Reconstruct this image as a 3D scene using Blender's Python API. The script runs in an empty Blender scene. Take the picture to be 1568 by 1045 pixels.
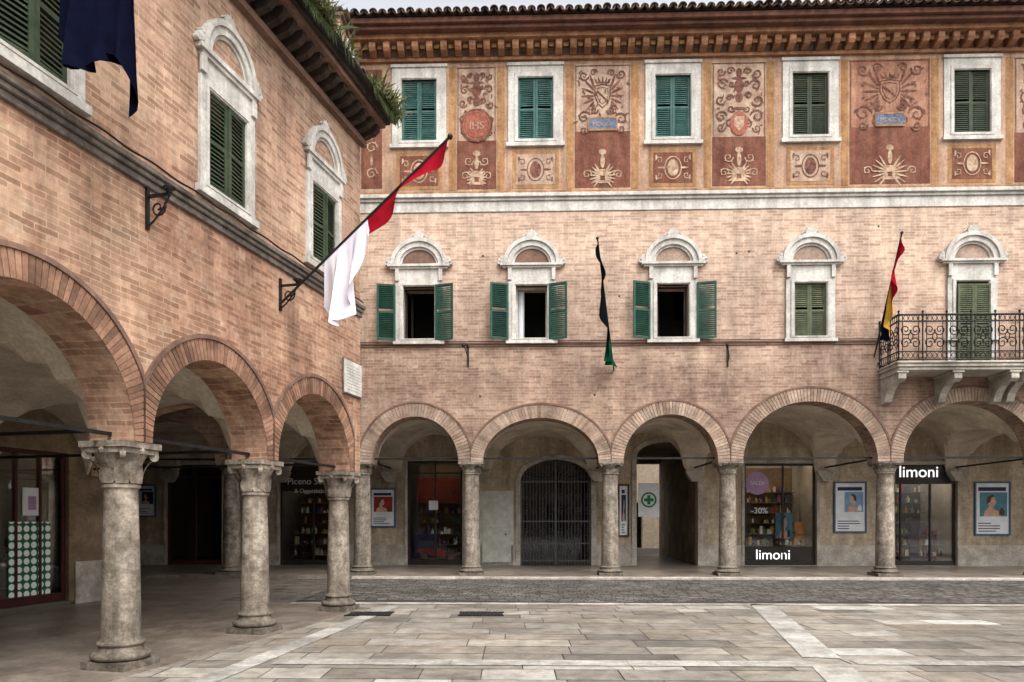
import bpy, math, random
from mathutils import Vector, Matrix
from mathutils.geometry import tessellate_polygon
R=random.Random(7)
F=1100.;EYE=1.6;U0=784.;V0=795.
pi=math.pi
sc=bpy.context.scene
def lin(r,g,b):
    f=lambda c:(c/12.92 if c<=.04045 else ((c+.055)/1.055)**2.4)
    return (f(r/255),f(g/255),f(b/255),1)
# ---------------- frames ----------------
class Frame:
    def __init__(s,ox,oy,ang): s.ox,s.oy,s.a=ox,oy,ang; s.mat=Matrix.Translation((ox,oy,0))@Matrix.Rotation(ang,4,'Z')
    def un(s,u,v=795,off=0.):
        k=(u-U0)/F;c,sn=math.cos(s.a),math.sin(s.a)
        t=(off+c*s.oy-sn*s.ox)/(c-sn*k)
        return c*(t*k-s.ox)+sn*(t-s.oy), EYE+(V0-v)*t/F
    def group(s,name,parent=None):
        e=bpy.data.objects.new(name,None); sc.collection.objects.link(e); e.empty_display_size=.2
        e.matrix_world=s.mat; return e
MF=Frame(-4.16,19.4,math.atan2(-.5,17.63))
LF=Frame(-5.85,0,math.atan2(.9706,.2407))
WF=Frame(0,0,0)
mu=lambda u,off=0:MF.un(u,795,off)[0]
# ---------------- geometry ----------------
class Geo:
    def __init__(s): s.v=[];s.f=[];s.m=None
    def add(s,vs,fs):
        n=len(s.v)
        for v in vs:
            v=Vector(v)
            if s.m is not None: v=s.m@v
            s.v.append(tuple(v))
        s.f+=[tuple(i+n for i in f) for f in fs]; return s
    def box(s,x0,x1,y0,y1,z0,z1):
        return s.add([(x0,y0,z0),(x1,y0,z0),(x1,y1,z0),(x0,y1,z0),(x0,y0,z1),(x1,y0,z1),(x1,y1,z1),(x0,y1,z1)],
          [(0,3,2,1),(4,5,6,7),(0,1,5,4),(1,2,6,5),(2,3,7,6),(3,0,4,7)])
    def prism(s,pts,y0,y1,holes=()):
        loops=[list(pts)]+[list(h) for h in holes]
        tris=tessellate_polygon([[Vector((p[0],p[1],0)) for p in l] for l in loops])
        allp=[p for l in loops for p in l];n=len(allp)
        vs=[(p[0],y0,p[1]) for p in allp]+[(p[0],y1,p[1]) for p in allp]
        fs=[tuple(t) for t in tris]+[tuple(i+n for i in reversed(t)) for t in tris]
        b=0
        for l in loops:
            m=len(l)
            for i in range(m):
                j=(i+1)%m; fs.append((b+i,b+j,b+j+n,b+i+n))
            b+=m
        return s.add(vs,fs)
    def flat(s,pts,y): return s.add([(p[0],y,p[1]) for p in pts],[tuple(range(len(pts)))])
    def ribbon(s,pts,ws,y):
        vs=[];n=len(pts)
        for i,p in enumerate(pts):
            a=pts[max(i-1,0)];b=pts[min(i+1,n-1)]
            d=Vector((b[0]-a[0],b[1]-a[1]));d=d.normalized() if d.length>0 else Vector((1,0))
            w=ws[i]/2
            vs+=[(p[0]-d.y*w,y,p[1]+d.x*w),(p[0]+d.y*w,y,p[1]-d.x*w)]
        return s.add(vs,[(2*i,2*i+1,2*i+3,2*i+2) for i in range(n-1)])
    def lathe(s,cx,cy,prof,n=24,sq=None):
        vs=[];fs=[];k=len(prof)
        for i in range(n):
            a=2*pi*i/n
            for r,z in prof: vs.append((cx+r*math.cos(a),cy+r*math.sin(a),z))
        for i in range(n):
            j=(i+1)%n
            for q in range(k-1): fs.append((i*k+q,j*k+q,j*k+q+1,i*k+q+1))
        fs.append(tuple(i*k for i in reversed(range(n))));fs.append(tuple(i*k+k-1 for i in range(n)))
        return s.add(vs,fs)
    def tube(s,path,r,n=6):
        path=[Vector(p) for p in path];vs=[];fs=[];N=len(path)
        for i,p in enumerate(path):
            d=(path[min(i+1,N-1)]-path[max(i-1,0)]).normalized()
            up=Vector((0,0,1)) if abs(d.z)<.9 else Vector((0,1,0))
            a=d.cross(up).normalized();b=d.cross(a)
            rr=r[i] if isinstance(r,(list,tuple)) else r
            for q in range(n):
                t=2*pi*q/n;vs.append(p+a*rr*math.cos(t)+b*rr*math.sin(t))
        for i in range(N-1):
            for q in range(n):
                w=(q+1)%n;fs.append((i*n+q,i*n+w,i*n+n+w,i*n+n+q))
        fs.append(tuple(range(n)));fs.append(tuple((N-1)*n+q for q in reversed(range(n))))
        return s.add(vs,fs)
    def ball(s,c,r,n=8,sx=1,sy=1,sz=1):
        vs=[];fs=[];m=n//2+1
        for i in range(m):
            p=pi*i/(m-1)
            for j in range(n):
                a=2*pi*j/n;vs.append((c[0]+sx*r*math.sin(p)*math.cos(a),c[1]+sy*r*math.sin(p)*math.sin(a),c[2]+sz*r*math.cos(p)))
        for i in range(m-1):
            for j in range(n):
                k=(j+1)%n;fs.append((i*n+j,i*n+k,i*n+n+k,i*n+n+j))
        return s.add(vs,fs)
    def ring(s,cx,zs,a,b,t,y0,y1,n=40,lim=None,a0=0,a1=pi,gap=0.):
        for i in range(n):
            t0=a0+(a1-a0)*(i+gap)/n;t1=a0+(a1-a0)*(i+1-gap)/n;p=[]
            for (aa,bb,tt) in ((a,b,t0),(a+t,b+t,t0),(a+t,b+t,t1),(a,b,t1)):
                x=aa*math.cos(tt)
                if lim: x=max(-lim[0],min(lim[1],x))
                p.append((cx+x,zs+bb*math.sin(tt)))
            vs=[(q[0],y0,q[1]) for q in p]+[(q[0],y1,q[1]) for q in p]
            s.add(vs,[(0,1,2,3),(7,6,5,4),(0,4,5,1),(1,5,6,2),(2,6,7,3),(3,7,4,0)])
        return s
    def done(s,name,mat,parent=None,smooth=False,bevel=0):
        me=bpy.data.meshes.new(name);me.from_pydata(s.v,[],s.f);me.update()
        if smooth:
            me.polygons.foreach_set('use_smooth',[True]*len(me.polygons))
        ob=bpy.data.objects.new(name,me);sc.collection.objects.link(ob)
        me.materials.append(mat)
        if parent: ob.parent=parent
        if smooth:
            try: me.set_sharp_from_angle(angle=math.radians(40))
            except Exception: pass
        if bevel:
            b=ob.modifiers.new('b','BEVEL');b.width=bevel;b.segments=1;b.limit_method='ANGLE'
        return ob
def rect(x0,x1,z0,z1): return [(x0,z0),(x1,z0),(x1,z1),(x0,z1)]
def ell(cx,cz,a,b,n=16,t0=0,t1=2*pi,end=False):
    m=n if not end else n+1
    return [(cx+a*math.cos(t0+(t1-t0)*i/n),cz+b*math.sin(t0+(t1-t0)*i/n)) for i in range(m)]
# ---------------- materials ----------------
def base(name):
    m=bpy.data.materials.new(name);m.use_nodes=True;nt=m.node_tree
    bs=nt.nodes['Principled BSDF'];bs.inputs['Specular IOR Level'].default_value=.25
    return m,nt,bs
def mixc(nt,fac,a,b,mode='MIX'):
    n=nt.nodes.new('ShaderNodeMix');n.data_type='RGBA';n.blend_type=mode
    for i,x in ((0,fac),(6,a),(7,b)):
        if hasattr(x,'links'): nt.links.new(x,n.inputs[i])
        else: n.inputs[i].default_value=x
    return n.outputs[2]
def noise(nt,vec,scale,detail=4,rough=.6,lo=.35,hi=.65):
    n=nt.nodes.new('ShaderNodeTexNoise');n.inputs['Scale'].default_value=scale;n.inputs['Detail'].default_value=detail;n.inputs['Roughness'].default_value=rough
    nt.links.new(vec,n.inputs['Vector'])
    r=nt.nodes.new('ShaderNodeMapRange');r.inputs[1].default_value=lo;r.inputs[2].default_value=hi
    nt.links.new(n.outputs['Fac'],r.inputs[0]);return r.outputs[0]
def objvec(nt): return nt.nodes.new('ShaderNodeTexCoord').outputs['Object']
def mapped(nt,v,sc_):
    mp=nt.nodes.new('ShaderNodeMapping');mp.inputs['Scale'].default_value=sc_;nt.links.new(v,mp.inputs[0]);return mp.outputs[0]
def maprange(nt,x,a,b,c,d):
    r=nt.nodes.new('ShaderNodeMapRange');nt.links.new(x,r.inputs[0])
    for i,k in enumerate((a,b,c,d)): r.inputs[i+1].default_value=k
    return r.outputs[0]
def grey(nt,x):
    c=nt.nodes.new('ShaderNodeCombineColor')
    for i in range(3): nt.links.new(x,c.inputs[i])
    return c.outputs[0]
def mathn(nt,op,a,b):
    n=nt.nodes.new('ShaderNodeMath');n.operation=op
    for i,x in enumerate((a,b)):
        if hasattr(x,'links'): nt.links.new(x,n.inputs[i])
        else: n.inputs[i].default_value=x
    return n.outputs[0]
def bump(nt,bs,h,strength,dist=.01):
    b=nt.nodes.new('ShaderNodeBump');b.inputs['Strength'].default_value=strength;b.inputs['Distance'].default_value=dist
    nt.links.new(h,b.inputs['Height']);nt.links.new(b.outputs[0],bs.inputs['Normal'])
def surf(name,c1,c2=None,scale=2.,rough=.8,island=0.,dirt=.25,bmp=.3,bscale=35.,metal=0.,streak=False,zdark=None,vein=0):
    m,nt,bs=base(name);v=objvec(nt)
    c2=c2 or tuple(x*.75 for x in c1[:3])+(1,)
    n1=noise(nt,v,scale)
    col=mixc(nt,n1,c1,c2)
    if island:
        g=nt.nodes.new('ShaderNodeNewGeometry')
        col=mixc(nt,1.,col,grey(nt,maprange(nt,g.outputs['Random Per Island'],0,1,1-island,1+island*.5)),'MULTIPLY')
    if dirt:
        vv=mapped(nt,v,(3,3,.35)) if streak else v
        col=mixc(nt,1.,col,grey(nt,maprange(nt,noise(nt,vv,1.3,5,.7),0,1,1-dirt,1.05)),'MULTIPLY')
        if dirt>.2: col=mixc(nt,1.,col,grey(nt,maprange(nt,noise(nt,v,18,2,.7),0,1,1-dirt*.6,1.05)),'MULTIPLY')
    if vein:
        a=mathn(nt,'ABSOLUTE',mathn(nt,'SUBTRACT',noise(nt,mapped(nt,v,(1,1,2.2)),3.5,6,.75,.2,.8),.5),0)
        col=mixc(nt,1.,col,grey(nt,maprange(nt,a,0,.06,1-vein,1.)),'MULTIPLY')
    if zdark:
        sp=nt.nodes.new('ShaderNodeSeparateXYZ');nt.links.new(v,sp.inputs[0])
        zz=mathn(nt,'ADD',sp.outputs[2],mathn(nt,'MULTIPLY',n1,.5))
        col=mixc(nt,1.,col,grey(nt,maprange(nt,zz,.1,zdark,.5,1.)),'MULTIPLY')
    nt.links.new(col,bs.inputs['Base Color']);bs.inputs['Roughness'].default_value=rough;bs.inputs['Metallic'].default_value=metal
    if bmp: bump(nt,bs,noise(nt,v,bscale,3,.65,0,1),bmp)
    return m
def brick(name,c1,c2,c3,bw=.25,rh=.06,ms=.007,zr=None,up=None,dirt=.35,rough=.9,bstr=.5,wash=None,plan=False,hi=(1.14,1.1,1.06,1),lo=(.6,.48,.42,1),mj=(1.3,1.32,1.34,1),odd=1.):
    m,nt,bs=base(name);v=objvec(nt)
    sp=nt.nodes.new('ShaderNodeSeparateXYZ');nt.links.new(v,sp.inputs[0])
    cb=nt.nodes.new('ShaderNodeCombineXYZ')
    if plan: nt.links.new(sp.outputs[0],cb.inputs[0]);nt.links.new(sp.outputs[1],cb.inputs[1])
    else:
        nt.links.new(mathn(nt,'ADD',sp.outputs[0],sp.outputs[1]),cb.inputs[0]);nt.links.new(sp.outputs[2],cb.inputs[1])
    wn=nt.nodes.new('ShaderNodeTexNoise');wn.inputs['Scale'].default_value=1.6;wn.inputs['Detail'].default_value=1;nt.links.new(v,wn.inputs['Vector'])
    vs=nt.nodes.new('ShaderNodeVectorMath');vs.operation='SCALE';nt.links.new(wn.outputs['Color'],vs.inputs[0]);vs.inputs['Scale'].default_value=.05
    va=nt.nodes.new('ShaderNodeVectorMath');nt.links.new(cb.outputs[0],va.inputs[0]);nt.links.new(vs.outputs[0],va.inputs[1])
    def bt(a,b,mo,bias=0):
        t=nt.nodes.new('ShaderNodeTexBrick');nt.links.new(va.outputs[0],t.inputs['Vector'])
        t.inputs['Scale'].default_value=1;t.inputs['Brick Width'].default_value=bw;t.inputs['Row Height'].default_value=rh
        t.inputs['Mortar Size'].default_value=ms;t.inputs['Mortar Smooth'].default_value=.3;t.inputs['Bias'].default_value=bias
        t.inputs['Color1'].default_value=a;t.inputs['Color2'].default_value=b;t.inputs['Mortar'].default_value=mo;return t
    # broad tone of the masonry, then per-brick variation and joints on top
    col=mixc(nt,noise(nt,v,.6,6,.8,.42,.58),c1,c2)
    col=mixc(nt,mathn(nt,'MULTIPLY',noise(nt,v,.35,6,.8,.48,.6),.8),col,c3)
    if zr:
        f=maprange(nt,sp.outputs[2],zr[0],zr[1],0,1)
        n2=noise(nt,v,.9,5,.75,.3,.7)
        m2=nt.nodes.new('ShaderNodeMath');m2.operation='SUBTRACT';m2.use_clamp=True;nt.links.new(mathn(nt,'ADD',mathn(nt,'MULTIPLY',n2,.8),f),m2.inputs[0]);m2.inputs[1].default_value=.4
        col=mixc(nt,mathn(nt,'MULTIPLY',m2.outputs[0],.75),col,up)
    if wash:
        col=mixc(nt,mathn(nt,'MULTIPLY',noise(nt,v,1.9,6,.85,.52,.66),.45),col,wash)
    if dirt:
        col=mixc(nt,1.,col,grey(nt,maprange(nt,noise(nt,mapped(nt,v,(2.2,2.2,.4)),.8,5,.75,.35,.65),0,1,1-dirt,1.12)),'MULTIPLY')
        col=mixc(nt,1.,col,grey(nt,maprange(nt,noise(nt,v,11,3,.75,.3,.7),0,1,1-dirt*.6,1.14)),'MULTIPLY')
    b3=bt(hi,lo,mj,-.15)
    col=mixc(nt,odd,col,b3.outputs[0],'MULTIPLY')
    nt.links.new(col,bs.inputs['Base Color']);bs.inputs['Roughness'].default_value=rough
    bump(nt,bs,b3.outputs['Fac'],-bstr,.006)
    return m
def emis(name,c,s):
    m,nt,bs=base(name);bs.inputs['Base Color'].default_value=c;bs.inputs['Emission Color'].default_value=c;bs.inputs['Emission Strength'].default_value=s;return m
def glassm(name,tint=(.92,.93,.93,1)):
    m=bpy.data.materials.new(name);m.use_nodes=True;nt=m.node_tree;nt.nodes.clear()
    o=nt.nodes.new('ShaderNodeOutputMaterial');mx=nt.nodes.new('ShaderNodeMixShader');t=nt.nodes.new('ShaderNodeBsdfTransparent');g=nt.nodes.new('ShaderNodeBsdfGlossy')
    t.inputs[0].default_value=tint;g.inputs['Roughness'].default_value=.02
    fr=nt.nodes.new('ShaderNodeFresnel');fr.inputs[0].default_value=1.45
    nt.links.new(fr.outputs[0],mx.inputs[0]);nt.links.new(t.outputs[0],mx.inputs[1]);nt.links.new(g.outputs[0],mx.inputs[2]);nt.links.new(mx.outputs[0],o.inputs[0]);return m

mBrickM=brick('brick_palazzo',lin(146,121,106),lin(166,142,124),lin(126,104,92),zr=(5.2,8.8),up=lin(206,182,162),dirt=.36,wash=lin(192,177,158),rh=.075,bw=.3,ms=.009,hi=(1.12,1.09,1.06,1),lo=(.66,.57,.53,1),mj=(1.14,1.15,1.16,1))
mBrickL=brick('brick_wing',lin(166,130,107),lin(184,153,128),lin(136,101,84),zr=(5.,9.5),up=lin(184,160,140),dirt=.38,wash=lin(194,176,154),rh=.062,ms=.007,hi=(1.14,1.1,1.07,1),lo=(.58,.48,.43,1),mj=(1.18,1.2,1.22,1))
mVousL=surf('voussoir_brick',lin(166,128,104),lin(138,102,84),3,.9,island=.45,dirt=.35)
mVousM=surf('voussoir_brick_pale',lin(188,165,146),lin(158,132,114),2,.9,island=.3,dirt=.38)
mMould=surf('terracotta_moulding',lin(138,108,92),lin(116,90,77),3,.9,dirt=.35)
mStone=surf('travertine',lin(198,190,177),lin(166,157,144),3,.75,dirt=.38,bmp=.4)
mStoneW=surf('white_istrian_stone',lin(218,214,206),lin(188,182,173),3,.7,dirt=.34,bmp=.25,streak=True)
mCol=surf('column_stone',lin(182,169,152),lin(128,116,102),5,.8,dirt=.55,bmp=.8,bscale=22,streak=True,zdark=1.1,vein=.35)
mPlas=surf('vault_plaster',lin(222,209,190),lin(194,179,160),1.2,.9,dirt=.3,bmp=.1)
mAsh=brick('arcade_back_wall',lin(190,174,150),lin(174,158,136),lin(156,138,116),bw=.7,rh=.33,ms=.006,dirt=.42,bstr=.3,hi=(1.05,1.05,1.04,1),lo=(.88,.86,.84,1),mj=(.75,.72,.7,1))
mDull=surf('arcade_dull_plaster',lin(152,131,105),lin(118,99,80),1.5,.9,dirt=.4,bmp=.1)
mCorn=surf('string_course_stone',lin(130,120,109),lin(88,80,75),4,.85,dirt=.4,bmp=.4)
mIron=surf('wrought_iron',(.02,.02,.022,1),(.035,.032,.03,1),10,.5,metal=.6,dirt=.2,bmp=0)
mGate=surf('gate_iron',(.1,.098,.092,1),(.07,.068,.065,1),10,.45,metal=.3,dirt=.1,bmp=0)
mTeal=surf('teal_shutter_paint',lin(52,98,92),lin(80,118,110),6,.6,island=.25,dirt=.4,bmp=0,streak=True)
mGreen=surf('green_shutter_paint',lin(28,70,58),lin(42,84,70),6,.5,island=.2,dirt=.4,bmp=0)
mOlive=surf('olive_shutter_paint',lin(80,88,62),lin(98,104,78),6,.65,island=.22,dirt=.35,bmp=0,streak=True)
mDkGreen=surf('dark_green_shutter_paint',lin(54,66,46),lin(70,80,60),6,.65,island=.22,dirt=.35,bmp=0)
mTile=surf('roof_tile',lin(134,108,92),lin(86,76,68),3,.9,island=.4,dirt=.4)
mDkWood=surf('eave_timber',lin(80,66,56),lin(58,49,43),5,.85,island=.25,dirt=.4)
mEaveM=surf('painted_eave_brown',lin(124,84,68),lin(96,66,56),4,.85,dirt=.35)
mModil=surf('painted_modillion',lin(180,134,100),lin(144,101,76),5,.85,island=.25,dirt=.35)
mDark=surf('interior_shade_black',(.03,.028,.026,1),(.02,.02,.02,1),2,.9,dirt=0,bmp=0)  # near-black: the shade inside rooms and openings is put into this colour
mRoom=surf('room_wall',(.12,.1,.085,1),(.09,.08,.07,1),2,.9,dirt=0,bmp=0)
mShopW=surf('shop_wall',lin(185,175,160),lin(160,150,136),2,.8,dirt=.1,bmp=0)
mShopD=surf('shop_shelf_wood',lin(130,106,82),lin(96,76,60),2,.7,dirt=.1,bmp=0)
mFrameD=surf('shop_frame_dark',lin(40,35,33),lin(52,45,41),4,.4,dirt=.1,bmp=0)
mFrameR=surf('shop_frame_oxblood',lin(72,34,30),lin(56,28,28),4,.4,dirt=.1,bmp=0)
mGlass=glassm('shop_glass')
mBlue=surf('blue_frame_paint',lin(60,88,120),lin(78,102,128),5,.5,dirt=.2,bmp=0)
mWhite=surf('white_paper',lin(218,219,219),lin(202,206,210),3,.6,dirt=.1,bmp=0)
mBulb=emis('lit_shop_lamp',(1,.87,.68,1),20)
def cm(name,r,g,b,rough=.6,dirt=.15): return surf(name,lin(r,g,b),None,6,rough,dirt=dirt,bmp=0)

# =============== MAIN PALAZZO ===============
PB=MF.group('arcaded_palazzo')
SP=3.12; FL=.08
ucols=[-60,150,355,555,722,934,1114,1355,1598]
cx=[mu(u,.3) for u in ucols]; cx+=[cx[-1]+4.2,cx[-1]+8.4]
bays=[]
rise=[1.2,1.2,1.2,1.24,1.19,1.27,1.6,1.6,1.6,1.6]
for i in range(len(cx)-1):
    c=(cx[i]+cx[i+1])/2;h=(cx[i+1]-cx[i])/2;bays.append((c,h-.33,rise[i],h))
xe=cx[-1]+.35; xl=cx[0]-.35; xh=-.1
def arcade_outline(cols,bays,sp,x0,x1,top):
    pts=[(x0,sp)]
    for (c,a,b,h) in bays:
        pts+=[(c-a*math.cos(pi*i/32),sp+b*math.sin(pi*i/32)) for i in range(33)]
    return pts+[(x1,sp)]+top
wx=[mu(u) for u in (642,814,1030,1240,1487)]; wx+=[wx[-1]+4.2,wx[-1]+8.4]
wt=[mu(u) for u in (642,820,1030,1240,1487)]+wx[5:]
holes=[rect(x-.42,x+.42,6.4,7.85) for x in wx]+[rect(x-.465,x+.465,11.76,13.41) for x in wt]
o=arcade_outline(cx,bays,SP,xl,xe,[(xe,14.25),(xh,14.25),(xh,7.9),(xl,7.9)])
Geo().prism(o,0,.6,holes).done('facade_wall',mBrickM,PB)
g=Geo();g2=Geo()
for (c,a,b,h) in bays[2:]:
    n=int(pi*(a+.2)/.085)
    g.ring(c,SP,a,b,.35,-.02,.02,n,(h-.002,h-.002),gap=.08)
    g2.ring(c,SP,a+.355,b+.355,.05,-.035,.0,48,(h-.004,h-.004))
g.done('arch_voussoirs',mVousM,PB);g2.done('arch_hood_moulding',mMould,PB)
def column(g,x,y,z0,z1,rb,rt,cap,base_h,cw):
    zb=z0+base_h
    g.box(x-rb*1.38,x+rb*1.38,y-rb*1.38,y+rb*1.38,z0-.06,z0+base_h*.3)
    prof=[(rb*1.34,z0+base_h*.3)]
    for i in range(7): 
        t=-pi/2+pi*i/6;prof.append((rb*1.22+.06*math.cos(t),z0+base_h*.45+base_h*.14*math.sin(t)))
    prof+=[(rb*1.14,z0+base_h*.66),(rb*1.11,z0+base_h*.76)]
    for i in range(5):
        t=-pi/2+pi*i/4;prof.append((rb*1.08+.03*math.cos(t),z0+base_h*.85+base_h*.08*math.sin(t)))
    prof+=[(rb*1.02,zb)]
    zc=z1-cap
    for i in range(9):
        t=i/8;prof.append((rb+(rt-rb)*t**1.5,zb+.02+(zc-.09-zb)*t))
    prof+=[(rt*1.02,zc-.06),(rt*1.16,zc-.045),(rt*1.16,zc-.01),(rt*1.03,zc)]
    for i in range(8):
        t=i/7;prof.append((rt*1.03+(cw*.48-rt)*t**2.2,zc+.01+(cap*.72)*t))
    g.lathe(x,y,prof,28)
    for k in range(8):
        a=pi/4*k;d=Vector((math.cos(a),math.sin(a),0));tn=Vector((-d.y,d.x,0));rr=rt*1.08;L=cap*(.66 if k%2 else .5)
        vs=[]
        for i in range(6):
            t=i/5;w=(.09 if k%2 else .11)*(cw/.6)*math.sin(pi*(.25+.7*t));out=rr+.012+(cw*.56-rr)*(t**2.4 if k%2 else t**3*.5)
            c=Vector((x,y,zc+L*t-(.03 if i==5 else 0)))+d*out
            vs+=[c-tn*w,c+d*.015,c+tn*w]
        g.add(vs,[(3*i+j,3*i+j+1,3*i+j+4,3*i+j+3) for i in range(5) for j in (0,1)])
        if k%2:
            c=Vector((x,y,z1-cap*.33))+d*cw*.58
            g.tube([c-tn*.03*(cw/.6),c+tn*.03*(cw/.6)],cap*.11,10)
        else:
            g.ball((x+d.x*cw*.47,y+d.y*cw*.47,z1-cap*.22),cap*.09)
    h=cw/2
    g.box(x-h*.94,x+h*.94,y-h*.94,y+h*.94,z1-cap*.28,z1-cap*.15)
    g.box(x-h*1.02,x+h*1.02,y-h*1.02,y+h*1.02,z1-cap*.148,z1-.001)
for x in cx[1:]:
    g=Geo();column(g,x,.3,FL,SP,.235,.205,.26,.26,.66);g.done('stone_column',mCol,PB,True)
def vault(parent,bays,sp,y0,y1,h2,mat,n=28):
    g=Geo()
    for (c,a,b,h) in bays:
        vs=[];m=18
        for j in range(m+1):
            y=y0+(y1-y0)*j/m;q=(2*j/m-1)
            for i in range(n+1):
                x=-h+2*h*i/n
                z1=b*math.sqrt(max(0,1-(x/a)**2)) if abs(x)<a else 0
                z2=h2*math.sqrt(max(0,1-q*q))
                vs.append((c+x,y,sp+.02+max(z1,z2)))
        g.add(vs,[(j*(n+1)+i,j*(n+1)+i+1,(j+1)*(n+1)+i+1,(j+1)*(n+1)+i) for j in range(m) for i in range(n)])
    return g.done('groin_vaults',mat,parent)
BY=4.3
vault(PB,bays,SP,.6,BY,1.15,mPlas)
def R4(u0,u1,v0,v1=None,off=BY):
    x0=MF.un(u0,v0,off)[0];x1=MF.un(u1,v0,off)[0];zt=MF.un((u0+u1)/2,v0,off)[1]
    zb=FL-.02 if v1 is None else MF.un((u0+u1)/2,v1,off)[1]
    return x0,x1,zb,zt
sA=R4(624,708,706);sB=R4(1140,1250,710);sC=R4(1370,1465,712);sS=R4(428,510,706);dL=R4(255,340,712)
gt=R4(797,905,738);ps=R4(975,1068,700)
def archhole(r,b): 
    x0,x1,z0,z1=r;c=(x0+x1)/2;a=(x1-x0)/2
    return [(x0,z0),(x1,z0)]+[(c+a*math.cos(pi*i/20),z1+b*math.sin(pi*i/20)) for i in range(21)]
hs=[rect(*sA),rect(*sB),rect(*sC),rect(*sS),rect(*dL),archhole(gt,.72),archhole(ps,.5)]
Geo().prism(rect(xl,xe,-.3,5.0),BY,BY+.35,hs).done('arcade_back_wall',mAsh,PB)
g=Geo()
for x in cx: 
    g.prism([(x-.3,SP+.02),(x+.3,SP+.02),(x+.26,SP-.1),(x+.12,SP-.3),(x-.12,SP-.3),(x-.26,SP-.1)],BY-.25,BY-.001)
g.done('vault_corbels',mStone,PB,bevel=.01)
g=Geo()
edges=sorted([(sA[0],sA[1]),(sB[0],sB[1]),(sC[0],sC[1]),(sS[0],sS[1]),(dL[0],dL[1]),(gt[0],gt[1]),(ps[0],ps[1])])
px=xl
for e in edges+[(xe,xe)]:
    if e[0]-px>.1:g.box(px+.03,e[0]-.09,BY-.03,BY-.001,FL-.03,.75)
    px=e[1]+.06
g.done('wall_plinth',mStone,PB,bevel=.008)
g=Geo()
for r in (sA,sB,sC,sS,dL):
    x0,x1,z0,z1=r
    g.box(x0-.09,x0-.005,BY-.05,BY+.1,FL,z1);g.box(x1+.005,x1+.09,BY-.05,BY+.1,FL,z1);g.box(x0-.12,x1+.12,BY-.06,BY+.1,z1+.003,z1+.12)
g.ring((gt[0]+gt[1])/2,gt[3],(gt[1]-gt[0])/2+.005,.725,.16,BY-.05,BY+.08,17,gap=.01)
g.ring((ps[0]+ps[1])/2,ps[3],(ps[1]-ps[0])/2+.005,.505,.16,BY-.05,BY+.08,17,gap=.01)
for r in (gt,ps):
    for k in range(6):
        z0=FL+(r[3]-FL)*k/6;z1=FL+(r[3]-FL)*(k+1)/6-.008
        g.box(r[0]-.165,r[0]-.005,BY-.05,BY+.08,z0,z1);g.box(r[1]+.005,r[1]+.165,BY-.05,BY+.08,z0,z1)
g.done('opening_surrounds',mStone,PB,bevel=.006)
prodcols=[cm('goods_%d'%i,*c,rough=.35,dirt=0) for i,c in enumerate([(150,62,50),(215,202,170),(64,94,130),(184,146,82),(220,220,212),(92,126,86),(140,96,128),(56,44,38)])]
def shop(name,r,frame,lit,seed,goods=True,mull=(.5,),backc=None,parent=PB,by=BY,dense=.75,transom=True,shelfm=None):
    x0,x1,z0,z1=r;D=1.9;rr=random.Random(seed);y0=by+.35
    e=bpy.data.objects.new(name,None);sc.collection.objects.link(e);e.parent=parent
    g=Geo();g.box(x0-.3,x0-.25,y0,y0+D,0,z1+.3);g.box(x1+.25,x1+.3,y0,y0+D,0,z1+.3);g.box(x0-.25,x1+.25,y0+D-.05,y0+D,0,z1+.3);g.box(x0-.25,x1+.25,y0,y0+D-.051,z1+.25,z1+.3);g.box(x0-.25,x1+.25,by+.0,y0+D-.051,-.02,FL+.01)
    g.done('shop_interior',backc or mRoom,e)
    g=Geo();w=.07;ya,yb=by+.08,by+.16
    g.box(x0,x0+w,ya,yb,z0,z1);g.box(x1-w,x1,ya,yb,z0,z1);g.box(x0+w,x1-w,ya,yb,z1-w,z1);g.box(x0+w,x1-w,ya,yb,FL+.01,FL+.16)
    for m in mull: 
        c=x0+(x1-x0)*m;g.box(c-.025,c+.025,ya,yb,FL+.16,z1-w)
    if transom: g.box(x0+w,x1-w,ya+.01,yb-.01,z1-.42,z1-.38)
    g.done('shop_frame',frame,e,bevel=.004)
    Geo().box(x0+w,x1-w,by+.12,by+.125,FL+.16,z1-w).done('glass_pane',mGlass,e)
    if goods:
        gs=[Geo() for _ in prodcols];sh=Geo()
        for wall in (0,1):
          for lv in range(7):
            z=FL+.3+lv*.36
            if wall==0:
                if lv>2: continue
                yy=y0+.05+rr.random()*.15;dp=.3
            else: yy=y0+D-.42;dp=.34
            if z>z1-.25:break
            sh.box(x0+(0 if wall else .2),x1-(0 if wall else .3*rr.random()),yy,yy+dp,z-.02,z)
            x=x0+.1+.2*(1-wall)
            while x<x1-.2:
                if rr.random()<(dense if wall==0 else .8):
                    w=.04+rr.random()*.09;h=.07+rr.random()*.2;k=rr.randrange(len(gs));yq=yy+.03+rr.random()*.08
                    if rr.random()<.5: gs[k].box(x,x+w,yq,yq+w,z,z+h)
                    else: gs[k].lathe(x+w/2,yq+w/2,[(w*.5,z),(w*.5,z+h*.6),(w*.2,z+h*.75),(w*.2,z+h)],8)
                    x+=w+.02
                else:x+=.14
        sh.box(x0+.0,x1,y0+D-.07,y0+D-.051,FL+.1,z1)
        sh.done('display_shelves',shelfm or mShopD,e)
        for k,q in enumerate(gs):
            if q.v:q.done('goods',prodcols[k],e)
    if lit:
        g=Geo()
        for i in range(lit):
            x=x0+(x1-x0)*(i+.5)/lit
            g.box(x-.1,x+.1,y0+.25,y0+.45,z1+.2,z1+.22);g.box(x-.1,x+.1,y0+1.0,y0+1.2,z1+.2,z1+.22)
        g.done('ceiling_lamps',mBulb,e)
    return e
shop('souvenir_shop_window',sS,mFrameD,2,3,mull=(.62,),backc=mRoom)
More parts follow.
